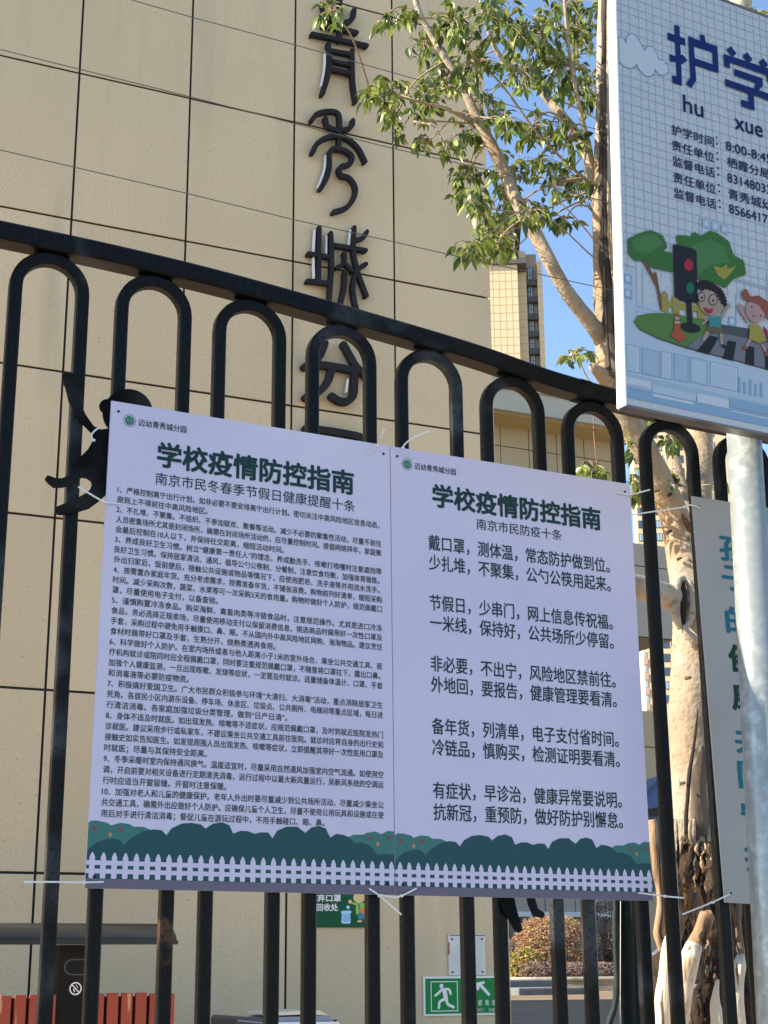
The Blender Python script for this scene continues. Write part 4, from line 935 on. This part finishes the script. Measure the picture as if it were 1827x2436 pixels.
cpart('printed_girl', [([(1305,820),(1330,830),(1350,850),(1340,880),(1400,980),(1385,1000),(1320,900),(1298,870)], .0040, 0), ([(1395,1130),(1420,1140),(1390,1200),(1360,1210)], .0040, 0), ([(1500,1180),(1530,1180),(1560,1250),(1540,1265)], .0040, 0), ([(1335,1190),(1360,1200),(1400,1205),(1365,1232),(1345,1225)], .0043, 1), ([(1535,1240),(1570,1250),(1560,1290),(1540,1285)], .0043, 1),
    ([(1520,1020),(1560,1060),(1565,1120),(1530,1115)], .0043, 3), ([(1405,1000),(1480,1010),(1520,1060),(1550,1150),(1480,1170),(1395,1135)], .0046, 2), (circle(1450, 890, 85, 26, 100, -.2), .0049, 0),
    ([(1390,800),(1345,785),(1330,735),(1345,700),(1375,700),(1395,745),(1410,765),(1480,755),(1560,810),(1590,900),(1555,980),(1535,920),(1480,840)], .0053, 1), (circle(1418, 855, 6, 8, 9), .0053, 4), (circle(1497, 935, 6, 8, 9), .0053, 4), (circle(1435, 938, 10, 10, 8), .0053, 5)],
    ['p_pinkskin', 'p_redhair', 'p_dress', 'p_bag', 'p_black', 'p_mouth'])
# heavy heading drawn as straight bars
b = MB()
HB = [[(789,230),(838,245),(862,795),(815,780)], [(727,302),(890,360),(893,425),(730,370)], [(745,502),(810,525),(865,505),(910,560),(862,598),(840,580),(748,570)], [(768,698),(815,712),(820,785),(772,765)],
      [(917,335),(962,350),(992,745),(945,818),(897,775),(938,715)], [(960,355),(1188,432),(1188,500),(964,430)], [(1022,318),(1068,330),(1080,400),(1035,392)], [(1140,470),(1190,485),(1200,680),(1148,660)], [(975,540),(1150,600),(1198,680),(975,605)],
      [(1312,430),(1362,498),(1325,530),(1270,462)], [(1462,487),(1510,555),(1470,590),(1418,520)], [(1610,543),(1655,605),(1615,640),(1565,578)], [(1242,500),(1275,512),(1300,545),(1302,636),(1250,618)], [(1275,512),(1700,652),(1700,722),(1300,580)], [(1640,700),(1700,720),(1700,800),(1648,760)],
      [(1340,640),(1600,728),(1605,800),(1552,850),(1525,820),(1540,770),(1342,700)], [(1255,732),(1470,805),(1590,845),(1720,890),(1720,960),(1585,905),(1470,870),(1258,795)], [(1470,850),(1520,866),(1530,1026),(1475,1008)], [(1404,925),(1475,945),(1478,1010),(1408,985)]]
for i, h_ in enumerate(HB): b.flat(SP, X3(h_), .0014+.00008*i)
b.build('heading', M['navy'], sg, kind='stuff')
b = MB()
def stext(s, xl, yb, xr, yb2, hpx, bold=0, asc=False):
    (a_, vb_), (c_, vb2) = SP.px(1400+xl/3.8852, yb/3.8852), SP.px(1400+xr/3.8852, yb2/3.8852)
    vt_ = SP.px(1400+xl/3.8852, (yb-hpx)/3.8852)[1]; v_, f_ = glyphs(s, bold); xs_ = [q_[0] for q_ in v_]; x0_, x1_ = min(xs_), max(xs_); k_ = (c_-a_)/(x1_-x0_); sy_ = (vt_-vb_)/(.72 if asc else .92)
    off = 0 if asc else .08
    b.add([SP.p(a_+(q_[0]-x0_)*k_, vb_+(q_[1]+off)*sy_, .0014+q_[2]) for q_ in v_], f_)
stext('hu', 875, 1030, 1062, 1085, 160, .012, True); stext('xue', 1350, 1190, 1612, 1268, 150, .012, True)
Lx = [(1235, 92), (1385, 92), (1540, 92), (1690, 92), (1835, 92)]
for s_, xl_, y_ in (('护学时间', 765, 1240), ('责任单位', 768, 1385), ('监督电话', 775, 1530), ('责任单位', 782, 1682), ('监督电话', 788, 1825)): stext(s_, xl_, y_, xl_+392, y_+108, 92, .012)
for xl_, y_ in ((1172, 1345), (1178, 1490), (1185, 1630), (1192, 1785), (1198, 1930)):
    c0 = SP.px(1400+(xl_+14)/3.8852, (y_)/3.8852)
    for dv in (.004, .020): b.flat(SP, circle(c0[0], c0[1]+dv, .0026, 10), .0014)
for s_, xl_, y_, xr_, y2_ in (('8:00-8:45', 1268, 1385, 1690, 1510),): stext(s_, xl_, y_, xr_, y2_, 85, .01, True)
stext('栖霞分局', 1280, 1540, 1672, 1655, 92, .012); stext('83148032', 1282, 1680, 1690, 1800, 85, .01, True); stext('青秀城幼儿园', 1292, 1835, 1900, 2010, 92, .012); stext('85664173', 1298, 1968, 1700, 2085, 85, .01, True)
b.build('lettering', M['navytext'], sg, kind='stuff')
# pole
pt = SP.px(1781, 1022); pc = SP.p(pt[0], 0, -.066); ptop = hit(1768, 1000, pc, nrm)
mid_ = hit(1846, 2436, pc, nrm); ax = (mid_-ptop).normalized()
foot = ptop+ax*((ptop.z-0)/-ax.z)
rad_ = 42.5*mpp(hit(1785, 1500, ptop, nrm)); pt = (pt[0]+.02, 0)
b = MB(); b.tube([ptop-ax*.5, foot], rad_, 40); b.build('pole', M['galv'], sg)
for v_ in (.12, .55):
    b = MB(); b.fbox(SP, pt[0]-.06, v_, pt[0]+.06, v_+.03, -TH-.016, -TH-.002); b.build('clamp', M['galv'], sg, bevel=.002)

# ------------------------------------------------------------------ overhead wires
def wire(pxs, Y, label):
    p = [at(x, y, Y) for x, y in pxs]; a_ = p[0]+(p[0]-p[-1]).normalized()*3; e_ = p[-1]+(p[-1]-p[0]).normalized()*1.5
    b = MB(); b.tube([a_]+p+[e_], .0012, 5); tag(b.build('wire', M['wire']), label, 'wire', 'thin wires stretched above the fence')
s1 = .5511
wire([(314,0),(457,41),(705,107.5),(914,167)], 3.0, 'highest thin wire, crossing the topmost character on the wall')
wire([(0,117.5),(460,232),(705,295),(914,348),(1190,411),(1464,486)], 3.0, 'thin wire running close above the second panel joint')
wire([(0,356.5),(445,460),(697,522),(914,570),(1101,613),(1300,656),(1463,692)], 3.0, 'lowest thin wire, just above the fence rail on the left')

# ------------------------------------------------------------------ tree
YT = 4.35
tree = empty('street_tree', (at(1650, 2436, YT).x, YT, .75), 'pale barked tree with a hollow rotting trunk and glossy green leaves behind the fence', 'tree')
LIMBS = []
def limb(name, pts, mt, wob=.10, n=14, k=7, label=None, twigsrc=True):
    """pts: (x, y, width px, Y)"""
    P_ = [at(x, y, Y_) for x, y, w_, Y_ in pts]; rr = [w_/2*mpp(p) for (x, y, w_, Y_), p in zip(pts, P_)]
    c = catmull(P_, k); m_ = len(c); rad = []
    for i in range(m_):
        t_ = i/(m_-1)*(len(pts)-1); j = min(int(t_), len(pts)-2); rad.append(rr[j]+(rr[j+1]-rr[j])*(t_-j))
    b = MB(); b.tube(c, rad, n, wob=wob); o = b.build(name, mt, tree)
    if label: o['label'] = label
    if twigsrc: LIMBS.extend(c)
    return c, rad
limb('trunk', [(1655,2010,150,YT),(1656,1960,128,YT),(1652,1850,124,YT),(1646,1760,122,YT),(1652,1650,112,YT),(1655,1560,112,YT),(1655,1480,112,YT),(1650,1400,118,YT),(1632,1330,98,YT),(1618,1270,84,YT),(1600,1215,70,YT),(1572,1150,62,YT-.02),(1545,1090,60,YT-.04),(1512,1030,60,YT-.06),(1478,965,58,YT-.08),(1452,900,56,YT-.1),(1446,850,56,YT-.1)], M['bark'], .12, 30, 9, twigsrc=False)
limb('branch', [(1448,870,62,YT-.1),(1449,800,70,YT-.1),(1445,730,66,YT-.1),(1440,660,56,YT-.1),(1434,600,48,YT-.1),(1432,500,44,YT-.1),(1433,400,40,YT-.1),(1434,200,33,YT-.1),(1435,60,26,YT-.1),(1436,-80,22,YT-.1)], M['bark'], .14, 20, 9)
limb('branch', [(1464,900,38,YT-.15),(1455,800,38,YT-.15),(1448,700,34,YT-.15),(1441,600,30,YT-.15),(1438,500,28,YT-.15),(1437,400,26,YT-.15),(1437,200,20,YT-.15),(1440,-60,16,YT-.15)], M['roughbark'], .55, 18, 9, 'strip of dark fissured bark')
limb('bark_strip', [(1478,900,16,YT-.19),(1470,800,14,YT-.19),(1463,700,13,YT-.18),(1455,600,12,YT-.18),(1450,500,11,YT-.18),(1448,400,10,YT-.17),(1446,200,8,YT-.17),(1448,-60,8,YT-.17)], M['bark'], .5, 10, 9)
limb('fissure', [(1452,880,5,YT-.2),(1444,780,6,YT-.2),(1440,690,5,YT-.19),(1436,600,5,YT-.18),(1434,500,5,YT-.18),(1433,400,4,YT-.18),(1434,250,4,YT-.17)], M['crack'], .6, 7, 9, None, False)
limb('branch', [(1432,806,46,YT-.1),(1411,776,38,YT-.12),(1353,701,35,YT-.14),(1317,641,34,YT-.14),(1283,574,35,YT-.12),(1249,516,33,YT-.1),(1220,460,31,YT-.05),(1198,405,29,YT),(1163,333,27,YT+.02),(1134,280,25,YT+.04),(1095,193,19,YT+.06),(1057,135,16,YT+.08),(1028,87,15,YT+.1),(994,19,15,YT+.1),(975,-60,13,YT+.1)], M['bark'], .12, 18, 8)
limb('branch', [(1134,284,14,YT+.03),(1115,284,13,YT),(1057,256,9,YT-.05),(1009,246,7,YT-.05),(931,224,4,YT-.1),(880,214,2,YT-.1)], M['bark'], .08, 8, 5)
limb('branch', [(1125,294,6,YT),(1050,289,5,YT),(985,289,3,YT-.05)], M['twig'], .0, 6, 5)
limb('branch', [(1436,560,26,YT),(1425,500,24,YT+.05),(1408,430,24,YT+.1),(1395,352,24,YT+.15),(1365,309,24,YT+.18),(1332,270,24,YT+.2),(1298,231,20,YT+.25),(1255,183,14,YT+.3),(1187,130,12,YT+.3),(1148,29,8,YT+.3),(1140,-40,6,YT+.3)], M['bark'], .14, 12, 7)
limb('branch', [(1420,450,14,YT),(1400,340,11,YT-.1),(1375,241,10,YT-.15),(1351,96,8,YT-.2),(1340,-30,6,YT-.2)], M['bark'], .1, 8, 6)
limb('branch', [(1395,160,9,YT-.2),(1330,150,6,YT-.1),(1240,100,5,YT)], M['bark'], .1, 6, 6)
limb('branch', [(1422,455,8,YT-.05),(1290,330,6,YT-.1),(1200,210,5,YT-.1),(1110,110,4,YT-.1)], M['twig'], .1, 6, 6)
limb('dead_twig', [(1425,620,5,YT-.15),(1406,607,4,YT-.15),(1370,573,4,YT-.2),(1336,542,3.5,YT-.2),(1283,501,2.5,YT-.2)], M['twig'], 0, 6, 4)
limb('dead_twig', [(1420,580,5,YT-.15),(1384,535,4,YT-.15),(1348,496,3,YT-.2),(1320,470,2,YT-.2)], M['twig'], 0, 6, 4)
limb('branch_stub', [(1445,905,40,YT-.12),(1425,886,30,YT-.16),(1410,873,20,YT-.2)], M['bark'], .15, 12, 5)
limb('branch', [(1650,1260,50,YT+.1),(1625,1190,40,YT+.2),(1602,1100,36,YT+.3),(1580,1020,34,YT+.4),(1560,940,32,YT+.45),(1530,800,30,YT+.5)], M['bark'], .1, 14, 6, 'shaded limb rising behind the fence arches', False)
limb('branch', [(1668,1380,90,YT+.05),(1664,1290,74,YT+.12),(1660,1200,66,YT+.2),(1666,1100,62,YT+.25),(1663,1010,64,YT+.3),(1672,900,60,YT+.3),(1700,600,56,YT+.35),(1740,250,54,YT+.4),(1762,0,54,YT+.4),(1775,-120,50,YT+.4)], M['bark'], .1, 18, 7, 'thick limb rising behind the big sign', False)
limb('branch', [(1645,1440,64,YT-.02),(1590,1418,60,YT-.06),(1530,1400,58,YT-.1),(1470,1380,50,YT-.12),(1420,1340,40,YT-.12)], M['bark'], .12, 16, 7, None, False)
limb('dead_twig', [(1428,1160,3.5,YT),(1425,1139,3.5,YT),(1413,1037,3.2,YT),(1413,985,2.6,YT),(1409,950,2,YT)], M['twigred'], 0, 6, 5, None, False)
for l in ([(1415,1022,2.2,YT),(1392,1018,2,YT),(1384,1008,1.5,YT)], [(1416,1024,2.2,YT),(1432,1015,2,YT),(1448,1008,1.2,YT)], [(1413,1015,1.6,YT),(1402,998,1.5,YT),(1396,980,1.2,YT)]): limb('dead_twig', l, M['twigred'], 0, 5, 4, None, False)
limb('dead_twig', [(1420,940,5,YT-.1),(1406,915,4,YT-.15),(1394,894,4,YT-.15),(1384,872,3.5,YT-.15),(1374,845,2.5,YT-.15),(1372,822,2,YT-.15)], M['twig'], 0, 6, 5, None, False)
# surface of the trunk: fissure, dark bark sheet, healed wound, knots
def on(x, y, w_, Y_): return (x, y, w_, Y_)
zf = YT-.085
limb('fissure', [(1660,1690,4,zf),(1655,1740,7,zf),(1648,1790,8,zf-.005),(1640,1840,9,zf-.008),(1636,1890,10,zf-.01),(1632,1940,10,zf-.012),(1632,1985,10,zf-.012)], M['crack'], .6, 8, 6, None, False)
limb('bark_strip', [(1668,1640,16,YT-.055),(1666,1720,26,YT-.060),(1664,1800,38,YT-.062),(1662,1880,46,YT-.064),(1664,1960,52,YT-.064),(1668,2010,50,YT-.062)], M['roughbark'], .35, 16, 8, 'dark weathered bark beside the long fissure', False)
for l in ([(1626,1374,12,zf+.012),(1614,1384,20,zf+.006),(1607,1408,24,zf),(1606,1440,25,zf),(1609,1470,22,zf),(1618,1496,14,zf+.004)], [(1626,1374,10,zf+.012),(1640,1388,18,zf+.002),(1648,1415,22,zf-.004),(1648,1445,22,zf-.004),(1641,1475,18,zf-.002),(1628,1498,12,zf+.002)]):
    limb('healed_wound', l, M['bark'], .12, 10, 6, None, False)
limb('wound_hollow', [(1625,1382,8,zf-.004),(1625,1410,20,zf+.000),(1625,1440,22,zf+.000),(1625,1470,16,zf+.000),(1626,1490,6,zf)], M['crack'], .2, 8, 5, None, False)
limb('healed_wound', [(1624,1488,14,zf),(1636,1508,22,zf-.004),(1650,1524,24,zf-.006),(1656,1545,10,zf+.01)], M['bark'], .3, 10, 5, None, False)
limb('broken_stub', [(1622,1222,8,zf+.02),(1632,1240,16,zf+.02),(1640,1262,20,zf+.03),(1644,1290,14,zf+.04)], M['rot'], .4, 12, 5, None, False)
random.seed(3)
for (x, y) in ((1551,1173),(1579,1183),(1571,1151),(1575,1272),(1618,1290),(1620,1340),(1635,1341),(1628,1545),(1600,1335),(1596,1868),(1598,1150),(1432,650),(1420,860),(1300,648),(1610,1620)):
    p = at(x, y, YT-.02); s_ = mpp(p); k_ = random.uniform(2.2, 4.2)*s_
    # push the knot out on to the bark towards the street
    dist = .075 if y > 1380 else (.05 if y > 1200 else .042)
    q = p+Vector((0, -dist, 0)); b = MB(); b.tube([q+Vector((0, .02, 0)), q+Vector((0, -.004, 0)), q+Vector((0, -.007, 0))], [k_*1.4, k_, k_*.3], 9, wob=.4, sc=4); b.build('knot', M['roughbark'], tree)
random.seed(5)
for i in range(16):
    x = 1600+i*7.2; k_ = random.uniform(10, 45); o_ = abs(x-1655)/70*.05
    limb('bark_flap', [(x, 1950, 12, zf+o_+.006), (x+random.uniform(-3,3), 1985, 15, zf+o_-.002), (x+random.uniform(-5,5), 1992+k_, 4, zf+o_)], random.choice([M['bark'], M['bark'], M['roughbark']]), .5, 8, 5, None, False)
# rotten hollow base
limb('hollow_base', [(1668,1985,120,YT+.03),(1672,2060,170,YT+.06),(1675,2200,200,YT+.08),(1680,2360,220,YT+.08),(1685,2700,250,YT+.08)], M['rot_hollow_dark'], .5, 34, 14, 'rotten lower trunk coloured dark brown for the dark of its hollow', False)
random.seed(11)
for i in range(95):
    x = random.uniform(1598, 1748); y = random.uniform(1968, 2400); L_ = random.uniform(18, 90); w_ = random.uniform(5, 17)
    dx = random.uniform(-10, 10); d0 = YT-.11-random.uniform(0, .045)
    limb('rot_splinter', [(x, y, w_*.4, d0+.01), (x+dx*.3, y+L_*.35, w_, d0), (x+dx, y+L_*.7, w_*.8, d0), (x+dx*.6, y+L_, w_*.2, d0+.02)], random.choice([M['rot_hollow_dark'], M['rot_hollow_dark'], M['rot'], M['roughbark'], M['crack'], M['barebrown']]), .55, 7, 4, None, False)
for i in range(22):
    x = random.choice([random.uniform(1640, 1690), random.uniform(1676, 1690)]); y = random.uniform(2000, 2100); w_ = random.uniform(4, 9)
    limb('rot_splinter', [(x, y, w_*.5, YT-.165), (x+random.uniform(-5,5), y+12, w_, YT-.17), (x+random.uniform(-8,8), y+28, w_*.3, YT-.16)], M['bark'], .5, 6, 3, None, False)
limb('bark_strip', [(1550,1950,18,YT-.12),(1554,1975,24,YT-.12),(1560,2060,20,YT-.12),(1569,2100,20,YT-.12),(1572,2150,18,YT-.12),(1568,2200,24,YT-.12),(1566,2225,24,YT-.12),(1574,2262,14,YT-.12)], M['barebrown'], .35, 14, 8, 'torn strip of bark left of the hollow', False)
limb('bark_strip', [(1566,2010,5,YT-.14),(1570,2080,5,YT-.135),(1576,2160,6,YT-.14),(1570,2215,8,YT-.145),(1578,2240,6,YT-.14)], M['crack'], .5, 12, 6, None, False)
limb('limewashed_stub', [(1590,2222,10,YT-.16),(1586,2255,24,YT-.17),(1583,2320,36,YT-.17),(1578,2385,44,YT-.17),(1574,2480,52,YT-.16),(1570,2700,60,YT-.14)], M['limewash'], .14, 18, 8, 'white limewashed stub at the left', False)
limb('limewashed_stub', [(1684,2173,8,YT-.26),(1683,2177,36,YT-.26),(1670,2212,40,YT-.26),(1648,2262,42,YT-.25)], M['barebrown'], .25, 18, 8, 'leaning stub with bare brown upper end', False)
limb('limewashed_stub', [(1652,2248,40,YT-.256),(1640,2284,48,YT-.258),(1631,2330,44,YT-.25),(1628,2380,34,YT-.24),(1626,2440,22,YT-.22),(1624,2520,12,YT-.2)], M['limewash'], .12, 18, 8, 'leaning stub painted white below', False)
limb('knot', [(1676,2215,10,YT-.33),(1672,2228,20,YT-.325),(1676,2245,14,YT-.32)], M['rot'], .7, 12, 6, None, False)
limb('limewashed_stub', [(1762,2275,20,YT-.15),(1758,2300,34,YT-.17),(1752,2350,34,YT-.17),(1752,2400,36,YT-.17),(1755,2480,40,YT-.16)], M['limewash'], .2, 18, 8, 'white limewashed stub beside the pole', False)
limb('bark_strip', [(1732,2150,18,YT-.14),(1740,2180,26,YT-.15),(1740,2215,20,YT-.15),(1744,2260,10,YT-.14),(1745,2310,6,YT-.14)], M['rot'], .5, 12, 7, None, False)
limb('bark_strip', [(1758,2150,12,YT-.13),(1756,2200,16,YT-.13),(1762,2260,18,YT-.13),(1766,2282,10,YT-.13)], M['roughbark'], .4, 12, 7, None, False)
limb('rot_splinter', [(1708,2330,8,YT-.2),(1700,2380,22,YT-.2),(1706,2440,30,YT-.2),(1700,2520,30,YT-.2)], M['limewash'], .4, 12, 6, None, False)

# crown
BL = [(790,30,48,30,11),(905,55,22,26,6),(955,40,40,35,11),(885,225,28,30,9),(925,215,40,35,12),(940,275,36,45,13),(945,322,14,20,4),(1010,235,55,50,24),(1012,345,28,26,7),(1062,358,14,20,4),
      (1010,110,55,45,20),(1080,50,66,55,28),(1130,150,60,60,26),(1060,180,50,55,22),(1100,320,50,45,16),(1150,240,50,60,22),
      (1200,60,66,60,32),(1290,80,62,80,36),(1370,80,58,78,36),(1240,170,60,60,28),(1330,180,58,66,30),(1400,200,44,76,24),
      (1200,285,48,46,16),(1270,300,50,50,18),(1350,330,56,56,22),(1280,385,56,38,18),(1205,400,48,38,15),
      (1110,415,36,32,14),(1135,490,30,55,18),(1200,470,48,48,18),(1092,455,18,26,7),(1330,440,64,46,26),(1262,505,46,34,14),(1405,450,36,56,14),(1345,520,46,22,9),(1440,120,20,100,14),(1430,30,24,40,10),(1450,300,10,40,3),
      (1120,592,44,24,16),(1175,590,44,34,18),(1213,602,12,22,4),(1150,548,26,22,9),(1175,530,40,20,12),(1200,560,26,30,10),(1180,20,60,30,10),(1350,10,80,30,14)]
random.seed(21)
twb = MB(); LV = []
def near(p):
    return min(LIMBS, key=lambda q: (q-p).length_squared)
def leaf_at(p, dirn, L_, mi, bend=.35):
    """an ovate drooping leaf folded along its midrib"""
    d = dirn.normalized(); side = d.cross(Vector((random.gauss(0, .5), random.gauss(0, .5), 1))); side = side.normalized() if side.length > .05 else Vector((1, 0, 0))
    nn = side.cross(d).normalized(); vs = []; fs = []
    st_ = [(0, .0), (.10, .08), (.34, .215), (.6, .185), (.84, .08), (1.0, .0)]
    mid_ = []
    for t_, w_ in st_:
        c = p+d*t_*L_*(1-.08*t_)-nn*bend*L_*t_*t_*.6+Vector((0, 0, -1))*bend*L_*t_*t_*.4
        vs += [c-side*w_*L_+nn*w_*L_*.35, c, c+side*w_*L_+nn*w_*L_*.35]
    for i in range(5):
        a_ = i*3; fs += [(a_, a_+1, a_+4, a_+3), (a_+1, a_+2, a_+5, a_+4)]
    return vs, fs, mi
def spray(cx_, cy_, rx, ry, n, Yc, base=None):
    hub = at(cx_, cy_, Yc); s_ = mpp(hub); q = base if base is not None else near(hub)
    mid_ = (hub+q)/2+Vector((random.gauss(0, .03), random.gauss(0, .03), .03)); c = catmull([q, mid_, hub], 5)
    twb.tube(c, [.0045-.0022*i/(len(c)-1) for i in range(len(c))], 5)
    k_ = max(1, int(n*4.2/3.6)+ (1 if random.random() < .5 else 0))
    for j in range(k_):
        a_ = random.uniform(0, 6.283); r_ = math.sqrt(random.random())
        tip = at(cx_+rx*r_*math.cos(a_), cy_+ry*r_*math.sin(a_), Yc+random.gauss(0, .14))
        m2 = (hub+tip)/2+Vector((0, 0, .015)); c2 = catmull([hub, m2, tip], 4); twb.tube(c2, [.0022-.001*i/(len(c2)-1) for i in range(len(c2))], 4)
        ax_ = (tip-hub).normalized() if (tip-hub).length > .01 else Vector((0, 0, -1)); nl = random.choice((3, 4, 5, 6))
        for m_ in range(nl):
            t_ = random.choice((0, 0, .12, .3, .6, .9)); pp = tip.lerp(hub, t_*.6)
            dd = ax_*.5+Vector((random.gauss(0, .75), random.gauss(0, .75), random.gauss(-.55, .45)))
            LV.append((leaf_at(pp, dd, random.uniform(.028, .055), random.choice((0, 0, 0, 1, 1, 2)), random.uniform(.1, .7)), (pp-EYE).length))
for cx_, cy_, rx, ry, n in BL: spray(cx_, cy_, rx, ry, n, YT+random.uniform(-.35, .55))
c = at(1374, 845, YT-.15)
spray(1372, 846, 36, 22, 8, YT-.15, c); 
for (x, y, rx, ry, n) in ((1412,1122,34,20,16),(1398,1108,20,14,6),(1496,1060,10,40,7),(1506,1160,8,40,6),(1590,1050,16,50,9),(1596,1130,8,30,5),(1606,1040,12,20,4),(1716,1150,12,40,6),(1800,30,26,18,6),(1532,1000,22,14,6)): spray(x, y, rx, ry, n, YT+random.uniform(-.1, .1), at(min(max(x+20, 1420), 1600) if y > 900 else 1760, y+40, YT+.1))
twb.build('twigs', M['twig'], tree, kind='stuff')
LV.sort(key=lambda q: q[1])
inview = LV[:300]
lm = [M['leaf1'], M['leaf2'], M['leaf3']]
for (vs, fs, mi), d in inview:
    b = MB(); b.add(vs, fs, 0, True); b.build('leaf', lm[mi], tree)
b = MB()
for (vs, fs, mi), d in LV[300:]: b.add(vs, fs, mi, True)
b.build('foliage', lm, tree, kind='stuff')

# ------------------------------------------------------------------ dark green tarpaulin behind the fence
YR = 3.25; RP = vplane(YR)
tarp = empty('green_tarpaulin', Vector((RP.px(1490, 2400)[0], YR, .75)), 'dark green tarpaulin hanging upright behind the fence bars below the verse notice', 'tarpaulin')
b = MB(); zt_ = 0; xa_, xb_ = RP.px(1461, 2290)[0], RP.px(1545, 2290)[0]; zt_ = RP.px(1490, 2040)[1]; vs = []; nx, nz = 26, 20
for j in range(nz+1):
    for i in range(nx+1):
        u, v = i/nx, j/nz; dz = -.8+(zt_+.8)*v
        vs.append(RP.p(xa_+(xb_-xa_)*u*(1+.04*math.sin(v*5)), dz, .012*math.sin(u*13+v*2)+.02*noise.noise(Vector((u*3, v*4, 1)))))
b.add(vs, [(j*(nx+1)+i, j*(nx+1)+i+1, (j+1)*(nx+1)+i+1, (j+1)*(nx+1)+i) for j in range(nz) for i in range(nx)], 0, True); b.build('sheet', M['tarp'], tarp)
b = MB(); c = catmull([RP.p(*RP.px(x, y), .02) for x, y in ((1453,2080),(1453,2150),(1454,2250),(1456,2330),(1452,2390),(1438,2436),(1430,2500))], 6); b.tube(c, [.0075+.001*math.sin(i*.7) for i in range(len(c))], 8, wob=.3, sc=3); b.build('rolled_edge', M['tarp'], tarp)
b = MB(); zz_ = RP.px(1490, 2288)[1]; b.tube([RP.p(*RP.px(1460, 2145), .03), RP.p(*RP.px(1459, 2436), .03)], .0009, 5); b.build('rope', M['nylon'], tarp)
